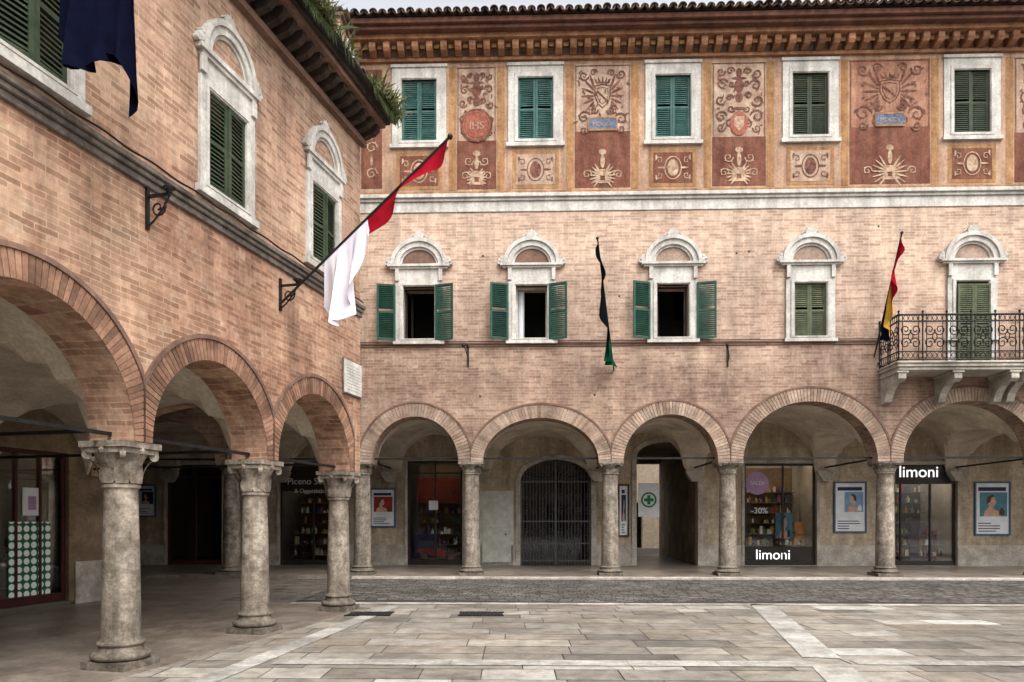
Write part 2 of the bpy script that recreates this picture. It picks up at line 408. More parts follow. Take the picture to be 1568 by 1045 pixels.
eA=shop('corner_shop_window',sA,mFrameD,1,5,mull=(.5,))
eB=shop('perfumery_window',sB,mFrameD,3,8,mull=(.55,),backc=mShopW,transom=False)
eC=shop('perfumery_entrance',sC,mFrameD,3,12,mull=(.12,.6),backc=mShopW)
shop('dark_doorway',dL,mFrameR,0,2,goods=False,mull=(.5,))
def panel(parent,x0,x1,z0,z1,y,mat,name): return Geo().box(x0,x1,y,y+.012,z0,z1).done(name,mat,parent)
mRed=cm('red_print',150,46,40);mLil=cm('lilac_print',170,140,170);mNavy=cm('navy_print',30,40,80);mSky=cm('sky_print',120,160,195);mOrg=cm('orange_print',205,130,70);mSkin=cm('portrait_print',205,165,140);mHair=cm('hair_print',84,58,44);mTealP=cm('teal_print',80,130,145)
def text(parent,s,x,y,z,size,mat,name,align='CENTER'):
    c=bpy.data.curves.new(name,'FONT');c.body=s;c.size=size;c.align_x=align;c.extrude=.006
    ob=bpy.data.objects.new(name,c);sc.collection.objects.link(ob);ob.parent=parent;ob.location=(x,y,z);ob.rotation_euler=(pi/2,0,0);c.materials.append(mat);return ob
def picture(parent,x0,x1,z0,z1,y,bg,seed=0):
    rr=random.Random(seed);w=x1-x0;h=z1-z0
    Geo().flat(rect(x0,x1,z0,z1),y).done('picture',bg,parent)
    ms=[mOrg,mWhite,mNavy,mHair];rr.shuffle(ms)
    c=x0+w*rr.uniform(.35,.6);s=rr.choice((-1,1))
    pts=[(c-w*.3,z0+.002),(c-w*.26,z0+h*.22),(c-s*w*.12,z0+h*.36),(c-s*w*.1,z0+h*.45),(c-s*w*.16,z0+h*.55),(c-s*w*.14,z0+h*.76),(c-s*w*.02,z0+h*.86),(c+s*w*.1,z0+h*.8),(c+s*w*.13,z0+h*.66),(c+s*w*.17,z0+h*.6),(c+s*w*.13,z0+h*.56),(c+s*w*.12,z0+h*.46),(c+s*w*.03,z0+h*.42),(c+s*w*.06,z0+h*.32),(c+w*.28,z0+h*.2),(c+w*.32,z0+.002)]
    xs=[max(x0+.002,min(x1-.002,p[0])) for p in pts]
    Geo().prism([(a,p[1]) for a,p in zip(xs,pts)],y-.003,y-.001).done('picture_silhouette',mSkin,parent)
    Geo().prism([(c-s*w*.2,z0+h*.5),(c-s*w*.18,z0+h*.8),(c-s*w*.0,z0+h*.92),(c+s*w*.11,z0+h*.84),(c-s*w*.02,z0+h*.78),(c-s*w*.06,z0+h*.6)],y-.005,y-.0035).done('picture_hair',mHair,parent)
    bx=x0+w*.8;Geo().flat([(bx-w*.1,z0+h*.06),(bx+w*.1,z0+h*.06),(bx+w*.1,z0+h*.26),(bx+w*.04,z0+h*.3),(bx+w*.04,z0+h*.36),(bx-w*.04,z0+h*.36),(bx-w*.04,z0+h*.3),(bx-w*.1,z0+h*.26)],y-.0065).done('picture_bottle',ms[0],parent)
x0,x1,z0,z1=sA
panel(eA,x0+.1,x1-.1,z1-1.35,z1-.5,BY+1.3,cm('red_drape',140,50,40),'red_drape')
panel(eA,x0+.15,x0+1.0,FL+.2,FL+1.0,BY+.38,mNavy,'racing_poster')
Geo().prism([(x0+.2,.5),(x0+.8,.36),(x0+1.5,.3),(x0+1.7,.42),(x0+1.25,.5),(x0+1.1,.62),(x0+.8,.6),(x0+.3,.62)],BY+.3,BY+.31).done('racing_car_print',mRed,eA)
g=Geo()
for dx in (.5,1.35): g.prism(ell(x0+dx,.38,.13,.13,14),BY+.28,BY+.295)
g.done('racing_car_wheels',mHair,eA)
panel(eA,x0+.7,x0+1.0,1.9,2.2,BY+.06,mWhite,'notice')
x0,x1,z0,z1=sB
xx,zz=MF.un(1185,856,BY);mLit=emis('lit_letters',(1,1,1,1),1.)
Geo().box(x0+.08,x1-.08,BY+.1,BY+.118,FL+.17,FL+.62).done('window_base_panel',mFrameD,eB)
text(eB,'limoni',xx+.0,BY+.09,zz-.02,.46,mLit,'shop_lettering')
xx,zz=MF.un(1158,740,BY);Geo().prism(ell(xx+.06,zz,.38,.38,28),BY+.1,BY+.11).done('sale_disc',mLil,eB);text(eB,'SALDI',xx+.06,BY+.09,zz-.05,.17,mWhite,'sale_text')
xx,zz=MF.un(1164,784,BY);text(eB,'-30%',xx,BY+.07,zz-.05,.27,mWhite,'discount_text')
picture(eB,x0+1.15,x0+1.7,.95,1.8,BY+.45,mTealP,4)
panel(eB,x0+1.8,x0+2.1,.9,1.5,BY+.5,mOrg,'display_card')
x0,x1,z0,z1=sC
Geo().box(x0+.07,x1-.07,BY+.06,BY+.079,z1-.62,z1-.03).done('fascia_sign_board',mFrameD,eC)
xx,zz=MF.un(1408,726,BY);text(eC,'limoni',xx,BY+.05,zz-.1,.52,mLit,'shop_lettering')
panel(eC,x0+.75,x0+1.05,FL+.1,1.6,BY+.5,cm('purple_stand',70,30,60),'display_stand')
panel(eC,x1-.7,x1-.2,FL+.1,1.2,BY+.8,mRed,'counter_front')
x0,x1,z0,z1=sS
Geo().box(x0+.07,x1-.07,BY+.06,BY+.079,z1-1.0,z1-.03).done('fascia_sign_board',mFrameD,PB)
for s,u,v,sz in (('Piceno Souvenir',439,739,.3),('& Oggettistica',450,752,.19)):
    xx,zz=MF.un(u,v,BY);text(PB,s,xx,BY+.05,zz-.06,sz,mWhite,'shop_lettering','LEFT')
x0,x1,z0,z1=gt;c=(x0+x1)/2;a=(x1-x0)/2;g=Geo()
nb=22
for i in range(nb+1):
    x=x0+(x1-x0)*i/nb;q=(x-c)/a;zt=z1+.7*math.sqrt(max(0,1-q*q));g.tube([(x,BY+.06,FL),(x,BY+.06,zt)],.013,5)
for z in (FL+.12,FL+.7,1.5,z1-.02): g.box(x0,x1,BY+.035,BY+.07,z,z+.045)
g.box(c-.035,c+.035,BY+.03,BY+.078,FL,z1+.68);g.box(x0,x0+.05,BY+.03,BY+.078,FL,z1);g.box(x1-.05,x1,BY+.03,BY+.078,FL,z1)
for k in range(8):
    xx=x0+(x1-x0)*(k+.5)/8
    for zc,rr in ((FL+.42,.1),(1.15,.1),(1.85,.1),(2.3,.09)):
        g.tube([(xx+rr*(1-i/14)*math.cos(i*.8),BY+.04,zc+rr*1.6*(1-i/14)*math.sin(i*.8)) for i in range(13)],.012,4)
for k in range(1,10):
    t=pi*k/10;g.tube([(c+.12*math.cos(t),BY+.05,z1+.1*math.sin(t)),(c+a*.95*math.cos(t),BY+.05,z1+.66*math.sin(t))],.012,4)
g.done('iron_gate',mGate,PB)
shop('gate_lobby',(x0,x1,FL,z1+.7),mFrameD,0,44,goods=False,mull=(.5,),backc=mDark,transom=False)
x0,x1,z0,z1=R4(735,786,752)
g=Geo();g.box(x0,x1,BY-.03,BY-.001,FL,z1)
for k in (0,1):
    g.box(x0+.08,x1-.08,BY-.045,BY-.031,FL+.1+k*1.15,FL+1.15+k*1.15)
g.done('pale_side_door',cm('pale_door_paint',196,196,186),PB,bevel=.006)
Geo().ball(((x0+x1)/2+.3,BY-.06,1.1),.03).done('door_knob',mIron,PB)
x0,x1,z0,z1=ps;g=Geo()
g.box(x0-.5,x0,BY+.351,11,0,4.6);g.box(x1,x1+.5,BY+.351,11,0,4.6);g.box(x0,x1,BY+.352,11,z1+.5,4.6)
g.done('passage_walls',mDull,PB)
Geo().prism(rect(xh,xe,-.3,14.2),11,11.4,[rect(x0,x1,-.29,z1+.3)]).done('rear_wall',mBrickM,PB)
Geo().box(xh,xh+.4,.61,10.99,5,14.2).box(xe-.4,xe,.61,10.99,-.2,14.2).done('side_walls',mBrickM,PB)
Geo().box(xl,xe,.6,11,5.05,5.25).box(xh+.4,xe-.4,.6,11,9.9,10.0).box(xh+.4,xe-.4,.6,11,14.0,14.1).done('floor_slabs',mRoom,PB)
g=Geo()
for x in wx:g.box(x+1.6,x+1.7,.62,6,5.25,14)
g.box(xh+.4,xe-.4,5.9,6,5.25,14);g.done('partition_walls',mRoom,PB)
CW=MF.group('courtyard_house');
xa,xb=x0-6,x1+6
Geo().prism(rect(xa,xb,0,6.2),20,20.5,[rect((x0+x1)/2+.6,(x0+x1)/2+1.6,0.01,2.5),rect((x0+x1)/2-1.2,(x0+x1)/2-.3,1.2,2.6)]).done('wall',cm('pale_render',214,196,170,.9),CW)
Geo().box(xa,xb,21,21.2,0,6).done('dark_rooms_backing',mDark,CW)
g=Geo();g.add([(xa,19.4,6.1),(xb,19.4,6.1),(xb,24,8.3),(xa,24,8.3)],[(0,1,2,3)]);g.done('roof',mTile,CW)
CS=MF.group('pharmacy_sign');xx,zz=MF.un(992,766,BY+.2)
g=Geo();g.box(xx-.34,xx+.34,BY+.0,BY+.04,zz-.55,zz+.55);g.done('board',mWhite,CS)
g=Geo();g.ring(xx,zz,.2,.2,.05,BY-.02,BY-.001,24,a0=0,a1=2*pi);g.box(xx-.05,xx+.05,BY-.03,BY-.001,zz-.15,zz+.15);g.box(xx-.15,xx-.051,BY-.03,BY-.001,zz-.05,zz+.05);g.box(xx+.051,xx+.15,BY-.03,BY-.001,zz-.05,zz+.05);g.done('green_cross',cm('sign_green',30,120,70),CS)
g=Geo()
for i,x in enumerate(cx):
    if i<len(cx)-1: g.box(x+.2,cx[i+1]-.2,.28,.32,SP+.1,SP+.15)
    g.box(x-.02,x+.02,.6,BY,SP+.12,SP+.17)
g.done('iron_tie_rods',mIron,PB)
bx0=mu(1345);bx1=wx[4]*2-bx0
g=Geo()
for (a_,b_) in ((xh,bx0),(bx1,xe)):
    g.box(a_,b_,-.05,-.001,6.28,6.33);g.box(a_,b_,-.03,-.001,6.22,6.278)
g.done('string_course',mMould,PB,bevel=.008)
Geo().tube([(xh,-.07,6.35),(bx0,-.07,6.35)],.012,5).done('facade_cable',mIron,PB)
def shutter_leaf(g,w,h,t=.035,n=None):
    f=.055
    g.box(0,f,0,t,0,h);g.box(w-f,w,0,t,0,h)
    for z in (0,h/2-f/2,h-f): g.box(f,w-f,0,t,z,z+f)
    n=n or int(h/.055)
    for i in range(n):
        z=f+(h-2*f)*(i+.3)/n
        if abs(z-h/2)<f*.8: continue
        g.add([(f,.004,z),(w-f,.004,z),(w-f,t-.004,z+.035),(f,t-.004,z+.035),(f,.004,z+.01),(w-f,.004,z+.01),(w-f,t-.004,z+.045),(f,t-.004,z+.045)],[(0,1,5,4),(0,3,2,1),(4,5,6,7),(2,3,7,6)])
def fancy_window(parent,x,z0,z1,ow,fw,fr,hw,ph,k=1.):
    g=Geo();zt=z1
    Y=lambda y:y*k
    g.prism(rect(x-ow-fw,x+ow+fw,z0-.02,zt+.1),Y(-.07),.12,[rect(x-ow,x+ow,z0+.03,zt)])
    g.prism(rect(x-ow-fw*.45,x+ow+fw*.45,z0+.01,zt+.05),Y(-.095),Y(-.071),[rect(x-ow-.025,x+ow+.025,z0+.04,zt+.02)])
    g.box(x-ow-fw-.05,x+ow+fw+.05,Y(-.13),.1,z0-.11,z0-.021)
    g.box(x-ow-fw*.85,x+ow+fw*.85,Y(-.06),-.001,zt+.101,zt+fr)
    g.box(x-hw+.06,x+hw-.06,Y(-.12),-.001,zt+fr+.001,zt+fr+.05)
    g.box(x-hw,x+hw,Y(-.17),-.001,zt+fr+.051,zt+fr+.11)
    zb=zt+fr+.11
    g.ring(x,zb,hw*.62,ph*.66,hw*.16,Y(-.12),-.001,28);g.ring(x,zb,hw*.78,ph*.66+hw*.16,hw*.12,Y(-.17),-.001,28)
    g.ring(x,zb,hw*.55,ph*.66-hw*.07,hw*.07,Y(-.06),-.001,28)
    for s in (-1,1):
        xx=x+s*(ow+fw*.75)
        g.box(xx-.05,xx+.05,Y(-.12),Y(-.061),zt+.14,zt+fr)
        for q,(dx,dz,r) in enumerate(((.0,.07,.075),(.07,.03,.05),(-.04,.15,.04))):
            cxx=x+s*(hw-.02+dx*.6);g.tube([(cxx,Y(-.15),zb+dz),(cxx,-.01,zb+dz)],r*(hw/.84),10)
    zp=zb+ph*.66+hw*.28
    q=hw/.84
    for kk in range(-3,4):
        an=kk*.38;L=(.2-.02*abs(kk))*q;c=(x+math.sin(an)*L*.6,zp+math.cos(an)*L*.6)
        pts=[]
        for i in range(10):
            t=2*pi*i/10;a1=L*.5*math.cos(t);b1=.035*q*math.sin(t);pts.append((c[0]+a1*math.sin(an)+b1*math.cos(an),c[1]+a1*math.cos(an)-b1*math.sin(an)))
        g.prism(pts,Y(-.09-.004*(kk+3)),Y(-.03))
    g.box(x-.1*q,x+.1*q,Y(-.12),Y(-.02),zp-.04,zp+.02)
    for s in (-1,1):
        g.tube([(x+s*q*(.14+.08*math.cos(i*.7)*(1-i/12)),Y(-.06),zp+.02+q*.08*math.sin(i*.7)*(1-i/12)) for i in range(11)],.018*q,5)
    return g.done('stone_window_surround',mStoneW,parent,bevel=.006)
for i,x in enumerate(wx):
    z0,z1=6.4,7.85
    fancy_window(PB,x,z0,z1,.42,.22,.46,.84,.72,1)
    Geo().flat(ell(x,8.42,.46,.4,16,0,pi,True),-.02).done('lunette',mMould if i<2 else mVousM,PB)
    if i<3:
        for s in (-1,1):
            g=Geo();an=math.radians((14,20,12)[i] if s>0 else (10,16,20)[i])
            h=Matrix.Translation((x+s*((.44,.46,.62)[i] if s>0 else .62),-.11,z0-.02))
            if s>0: g.m=h@Matrix.Rotation(-an,4,'Z')
            else: g.m=h@Matrix.Rotation(pi+an,4,'Z')
            shutter_leaf(g,.5,1.5);g.m=None;g.done('open_shutter',mGreen,PB)
        g=Geo();
        g.prism(rect(x-.42,x+.42,6.43,7.85),.2,.25,[rect(x-.38,x+.38,6.46,7.81)])
        g.m=Matrix.Translation((x-.38,.26,6.46))@Matrix.Rotation(math.radians(70),4,'Z');g.prism(rect(0,.36,0,1.34),0,.04,[rect(.05,.31,.05,1.29)]);g.m=None
        g.done('casement_frame',mFrameD if i!=1 else mStoneW,PB)
        if i==1:
            vs=[(x-.36+.02*math.sin(k*2.)+k*.014,.33+.03*math.sin(k*1.7),z) for z in (6.47,7.8) for k in range(12)]
            Geo().add(vs,[(k,k+1,k+13,k+12) for k in range(11)]).done('curtain',mWhite,PB,True)
        Geo().box(x-.42,x+.42,1.9,1.95,5.3,9).box(x+.1,x+.7,1.85,1.899,5.3,7.4).done('inner_room_dark_backing',mDark,PB)  # backing sheet, the darkness of the room is in its colour
    else:
        g=Geo()
        for s in (0,1):
            g.m=Matrix.Translation((x-.42+s*.422,.02,6.43));shutter_leaf(g,.418,1.41)
        g.m=None;g.done('closed_shutter',mOlive,PB)
# ---------- painted frieze ----------
z0f,z1f=10.33,13.95
mFr=surf('frieze_ochre_pink',lin(196,164,138),lin(172,136,112),1.5,.9,dirt=.42,bmp=0,streak=True)
mPan=surf('fresco_panel_pale',lin(200,175,152),lin(170,138,118),2.2,.9,dirt=.42,bmp=0,streak=True)
mPanR=surf('fresco_panel_russet',lin(112,66,52),lin(138,92,74),2.2,.9,dirt=.42,bmp=0,streak=True)
mPil=surf('fresco_ochre_pilaster',lin(182,142,98),lin(156,112,78),3,.9,dirt=.42,bmp=0,streak=True)
mInk=surf('fresco_scroll_brown',lin(96,58,47),lin(138,98,82),11,.9,dirt=.35,bmp=0)
mInkP=surf('fresco_scroll_pale',lin(204,180,152),lin(160,124,100),11,.9,dirt=.35,bmp=0)
mBl=surf('fresco_blue',lin(84,98,126),lin(114,122,138),9,.9,dirt=.35,bmp=0)
mRd=surf('fresco_red',lin(154,82,66),lin(168,108,90),9,.9,dirt=.35,bmp=0)
mRose=surf('fresco_panel_rose',lin(180,138,114),lin(152,104,84),2.2,.9,dirt=.4,bmp=0,streak=True)
Geo().prism(rect(xh-.01,xe,z0f-.02,z1f),-.03,-.001,[rect(x-.465,x+.465,11.76,13.41) for x in wt]).done('frieze_plaster',mFr,PB)
g=Geo();g.box(xh-.02,xe,-.14,-.001,10.2,10.3);g.box(xh-.02,xe,-.08,-.001,10.12,10.199);g.box(xh-.01,xe,-.03,-.001,9.84,10.119);g.done('white_cornice',mStoneW,PB,bevel=.01)
Geo().box(xh-.01,xe,-.1,-.031,10.302,10.36).done('ochre_fillet',mPil,PB)
for i,x in enumerate(wt):
    g=Geo();g.prism(rect(x-.73,x+.73,11.66,13.72),-.06,.1,[rect(x-.465,x+.465,11.76,13.41)])
    g.box(x-.78,x+.78,-.12,-.001,11.56,11.659);g.prism(rect(x-.56,x+.56,11.7,13.52),-.08,-.0605,[rect(x-.48,x+.48,11.765,13.43)])
    g.box(x-.76,x+.76,-.1,-.001,13.722,13.8)
    g.done('window_frame',mStoneW,PB,bevel=.006)
    g=Geo();
    for s in (0,1):
        a=math.radians((0,3,1.5,0,4,2,0)[(i+s*3)%7])
        g.m=Matrix.Translation((x-.463,.02,11.765))@Matrix.Rotation(-a,4,'Z') if s==0 else Matrix.Translation((x+.463,.02,11.765))@Matrix.Rotation(a,4,'Z')@Matrix.Translation((-.46,0,0))
        shutter_leaf(g,.46,1.64)
    g.m=None;g.done('closed_shutter',mTeal if i<3 else mDkGreen,PB)
    Geo().box(x-.62,x+.62,-.036,-.031,10.45,11.45).done('fresco_panel',mPil,PB)
    Geo().box(x-.52,x+.52,-.04,-.0361,10.55,11.36).done('fresco_panel_inner',mPanR if i%2==0 else mPan,PB)
cnt=[0]
def yy(): cnt[0]=(cnt[0]+1)%160; return -.042-.0001*cnt[0]
def leaf(g,x,z,L,an,w):
    pts=[];
    for i in range(8):
        t=2*pi*i/8;a1=L*.5*(1+math.cos(t));b1=w*math.sin(t)*(1.2-.6*(1+math.cos(t))/2);pts.append((x+a1*math.cos(an)-b1*math.sin(an),z+a1*math.sin(an)+b1*math.cos(an)))
    g.flat(pts,yy())
def spiral(g,x,z,r,turns,start,dr,w):
    n=22;p=[];ws=[]
    for i in range(n+1):
        t=i/n;a=start+dr*turns*2*pi*t;rr=r*(1-.85*t);p.append((x+rr*math.cos(a),z+rr*math.sin(a)));ws.append(w*(1-.55*t))
    g.ribbon(p,ws,yy())
    for i in range(2,n-5,4):
        q=p[i];a=math.atan2(q[1]-z,q[0]-x);leaf(g,q[0],q[1],r*.42*(1-i/n*.6),a+dr*.7,r*.1)
def oval(g,x,z,a,b,w=None):
    if w: g.ribbon(ell(x,z,a,b,24,0,2*pi,True),[w]*25,yy())
    else: g.flat(ell(x,z,a,b,20),yy())
def crest(g,c,z,k):
    """crested shield flanked by mantling plumes"""
    for w_,s_ in ((.035,1.),(.02,.72)):
        pts=[(c-.2*k*s_,z+.24*s_),(c,z+.28*s_),(c+.2*k*s_,z+.24*s_),(c+.21*k*s_,z-.02*s_),(c+.12*k*s_,z-.24*s_),(c,z-.34*s_),(c-.12*k*s_,z-.24*s_),(c-.21*k*s_,z-.02*s_),(c-.2*k*s_,z+.24*s_)]
        g.ribbon(pts,[w_]*9,yy())
    g.ribbon([(c-.14*k,z+.1),(c+.12*k,z-.16)],[.05,.05],yy())
    for q in range(-2,3): leaf(g,c+q*.07*k,z+.3,.2-.02*abs(q),pi/2-q*.25,.025)
    g.ribbon([(c-.18*k,z+.33),(c+.18*k,z+.33)],[.04,.04],yy())
    for sd in (-1,1):
        for q in range(7):
            an=math.radians(72-q*24);an=an if sd>0 else pi-an
            leaf(g,c+sd*.22*k,z+.18-.07*q,(.42-.02*q)*k,an,.036)
        spiral(g,c+sd*.3*k,z-.42,.12,1.3,pi/2,sd,.035)
for x,i in zip(wt,range(9)):
    g=Geo();s=mInkP if i%2==0 else mInk
    oval(g,x,10.95,.15,.22);oval(g,x,10.95,.22,.3,.025)
    for sd in (-1,1):
        for dz in (.2,-.2):
            spiral(g,x+sd*.36,10.95+dz,.1,1.2,pi/2-sd*pi/2,sd*(1 if dz>0 else -1),.022)
        leaf(g,x+sd*.2,10.95,.22,0 if sd>0 else pi,.03);leaf(g,x+sd*.44,10.62,.14,pi/2,.03);leaf(g,x+sd*.44,11.3,.14,-pi/2,.03)
    g.done('fresco_cartouche',s,PB)
us=[(700,760),(880,965),(1090,1172),(1300,1423)]
pan=[(mu(a),mu(b)) for a,b in us];pan.append((wt[4]+1.1,wt[5]-1.1));pan.append((wt[5]+1.1,wt[6]-1.1))
for i,(a,b) in enumerate(pan):
    c=(a+b)/2;h=(b-a)/2;zm=11.75 if i not in (1,3) else 11.95
    Geo().box(a-.22,a-.03,-.037,-.031,10.42,13.75).box(b+.03,b+.22,-.037,-.031,10.42,13.75).done('fresco_pilasters',mPil,PB)
    Geo().box(a,b,-.036,-.031,zm,13.75).done('fresco_panel_upper',mPan if i!=3 else mRose,PB)
    Geo().box(a,b,-.036,-.031,10.45,zm-.002).done('fresco_panel_lower',mPanR,PB)
    g=Geo();gp=Geo();rr=random.Random(i+50);k=h/.75
    for xx in (a+.03,b-.03): g.ribbon([(xx,zm),(xx,13.7)],[.02,.02],yy())
    g.ribbon([(a,13.7),(b,13.7)],[.025,.025],yy())
    kk=min(k,1.15)
    for sd in (-1,1):
        st=pi if sd>0 else 0
        cur=((.5,13.45,.13,1),(.24,13.5,.1,-1),(.46,13.12,.17,-1),(.2,13.15,.09,1),(.52,12.72,.16,1),(.26,12.82,.11,-1),(.5,12.3,.17,-1),(.22,12.5,.1,1),(.5,11.98,.11,1),(.25,12.1,.12,-1))
        for (dx,z,r,dr) in (cur if i%2==0 else cur[:2]+cur[6:]):
            spiral(g,c+sd*dx*k,z+rr.uniform(-.03,.03),r*kk*rr.uniform(.9,1.15),1.35,st+rr.uniform(-.4,.4),sd*dr,.045)
        for q in range(14):
            leaf(g,c+sd*rr.uniform(.08,.68)*k,rr.uniform(zm+.1,13.6),rr.uniform(.08,.16),rr.uniform(0,2*pi),.02)
        for q in range(7):
            an=-.9+q*.32;an=an if sd>0 else pi-an
            leaf(gp,c+sd*.05,10.7+.02*q,.32*k,an,.028)
        if i%2==0: spiral(gp,c+sd*.3*k,11.2,.13,1.3,st,sd,.03)
        spiral(gp,c+sd*.42*k,10.8,.12,1.3,st,-sd,.03)
    if i%2: crest(g,c,12.92,min(k,1.25))
    else:
        for z,a1,b1 in ((13.45,.08,.12),(13.1,.13,.17),(12.8,.1,.13),(12.5,.18,.04),(13.3,.2,.035)): oval(g,c,z,a1,b1)
    for z,a1,b1 in ((11.4,.1,.08),(11.15,.06,.18),(10.85,.14,.09),(10.6,.26,.04)): oval(gp,c,z,a1,b1)
    g.done('fresco_grotesques',mInk,PB);gp.done('fresco_lower_ornament',mInkP,PB)
    if i==0:
        g=Geo();g.flat(ell(c,12.15,.4,.42,30),-.06);g.done('fresco_medallion',mRd,PB);g=Geo();g.ribbon(ell(c,12.15,.4,.42,30,0,2*pi,True),[.06]*31,-.0625);g.ribbon(ell(c,12.15,.32,.34,30,0,2*pi,True),[.02]*31,-.0625);g.done('fresco_medallion_rim',mInk,PB)
        text(PB,'IHS',c,-.062,12.05,.28,mInkP,'monogram')
    elif i%2:
        Geo().box(c-.36,c+.36,-.064,-.06,12.0,12.28).done('fresco_plaque',mBl,PB);text(PB,'MDCCV',c,-.063,12.08,.15,mInkP,'plaque_text')
        g=Geo();g.ribbon([(c-.38,11.98),(c+.38,11.98),(c+.38,12.3),(c-.38,12.3),(c-.38,11.98)],[.05]*5,-.0675);g.done('plaque_border',mPil,PB)
    else:
        Geo().flat(ell(c,12.1,.24,.32,24),-.06).done('fresco_shield_field',mRd,PB);Geo().flat([(c-.13,12.28),(c+.13,12.28),(c+.13,12.05),(c,11.9),(c-.13,12.05)],-.0625).done('fresco_shield',mInkP,PB)
xx0,xx1=0.1,wt[0]-1.0
Geo().box(xx0,xx1,-.036,-.031,10.5,13.7).done('fresco_panel_end',mPanR,PB)
g=Geo()
for z in (10.9,11.6,12.4,13.1): spiral(g,(xx0+xx1)/2,z,.16,1.4,0,1,.04);leaf(g,(xx0+xx1)/2,z+.2,.3,pi/2,.04)
g.done('fresco_end_ornament',mInkP,PB)
# ---------- eaves ----------
g=Geo();g.box(xh-.02,xe,-.12,-.001,13.86,13.94);g.box(xh-.03,xe+.05,-.5,-.001,14.22,14.34);g.done('eave_mouldings',mModil,PB)
g=Geo();gd=Geo();x=xh+.1
while x<xe:
    g.add([(x,-.002,13.95),(x,-.16,13.95),(x,-.36,13.99),(x,-.42,14.07),(x,-.42,14.215),(x,-.002,14.215),
           (x+.17,-.002,13.95),(x+.17,-.16,13.95),(x+.17,-.36,13.99),(x+.17,-.42,14.07),(x+.17,-.42,14.215),(x+.17,-.002,14.215)],
          [(0,1,2,3,4,5),(11,10,9,8,7,6),(0,6,7,1),(1,7,8,2),(2,8,9,3),(3,9,10,4),(4,10,11,5)])
    gd.box(x+.21,x+.34,-.3,-.27,14.08,14.18)
    x+=.38
g.done('modillions',mModil,PB,bevel=.008);gd.done('modillion_rosettes',mPil,PB)
g=Geo();g.box(xh-.06,xe+.1,-.68,-.0,14.341,14.44);g.box(xh-.08,xe+.12,-.78,.2,14.441,14.58);g.done('eave_boards',mEaveM,PB,bevel=.01)
g=Geo();g.add([(xh-.3,-.8,14.62),(xe+.3,-.8,14.62),(xe+.3,5.6,16.7),(xh-.3,5.6,16.7),(xe+.3,11.8,14.62),(xh-.3,11.8,14.62)],[(0,1,2,3),(3,2,4,5)]);g.done('roof_slope',mTile,PB)
def tile_row(parent,xa,xb,y0,z0,sl,L,sp=.24,r=.105,name='eave_tiles'):
    g=Geo();x=xa
    rr=random.Random(3)
    while x<xb:
        for (dx,up,rad) in ((0,1,r),(sp/2,-1,r*.95)):
            dy=rr.uniform(-.03,.03);dz=rr.uniform(-.012,.016);vs=[];n=8
            for ey in (0,L):
                for rad2 in (rad,rad-.016):
                    for i in range(n+1):
                        t=pi*i/n;vs.append((x+dx+rad2*math.cos(t),y0+ey+dy,z0+dz+ey*sl+(.035 if up>0 else .075)+up*rad2*math.sin(t)*.9))
            m=n+1;fs=[]
            for i in range(n):
                fs+=[(i,i+1,m+i+1,m+i),(i,2*m+i,2*m+i+1,i+1),(m+i,m+i+1,3*m+i+1,3*m+i)]
            g.add(vs,fs)
        x+=sp
    return g.done(name,mTile,parent)
tile_row(PB,xh-.25,xe+.2,-.93,14.6,.325,.7)
Geo().tube([(.02,-.1,13.9),(.02,-.1,8),(.02,-.1,4.0)],.05,8).done('downpipe',cm('copper_pipe',130,120,108),PB,True)
g=Geo();g.add([(xh,.0,14.25),(xh,11.2,14.25),(xh,5.6,16.55)],[(0,1,2)]);g.done('gable_wall',mBrickM,PB)
# ---------- balcony ----------
BL=bpy.data.objects.new('balcony',None);sc.collection.objects.link(BL);BL.parent=PB
g=Geo();g.box(bx0,bx1,-1.02,-.001,5.42,5.5);g.box(bx0+.04,bx1-.04,-.97,-.001,5.34,5.419);g.box(bx0-.03,bx1+.03,-1.06,-.001,5.501,5.55)
nb=[mu(1378,-.8),mu(1463,-.8),mu(1550,-.8)];nb+=[2*wx[4]-x for x in nb[:2]]
for x in sorted(nb):
    if x>bx1-.1: continue
    v=[(-.001,5.339),(-.86,5.339),(-.92,5.28),(-.92,5.14),(-.8,5.07),(-.62,5.1),(-.45,5.0),(-.3,4.86),(-.2,4.66),(-.001,4.62)]
    n=len(v);g.add([(x-.1,p[0],p[1]) for p in v]+[(x+.1,p[0],p[1]) for p in v],[tuple(range(n)),tuple(range(2*n-1,n-1,-1))]+[(i,(i+1)%n,(i+1)%n+n,i+n) for i in range(n)])
    g.box(x-.15,x+.15,-.95,-.05,5.28,5.338)
g.done('balcony_slab',mStone,BL,bevel=.01)
g=Geo();zt=6.72;zb=5.6
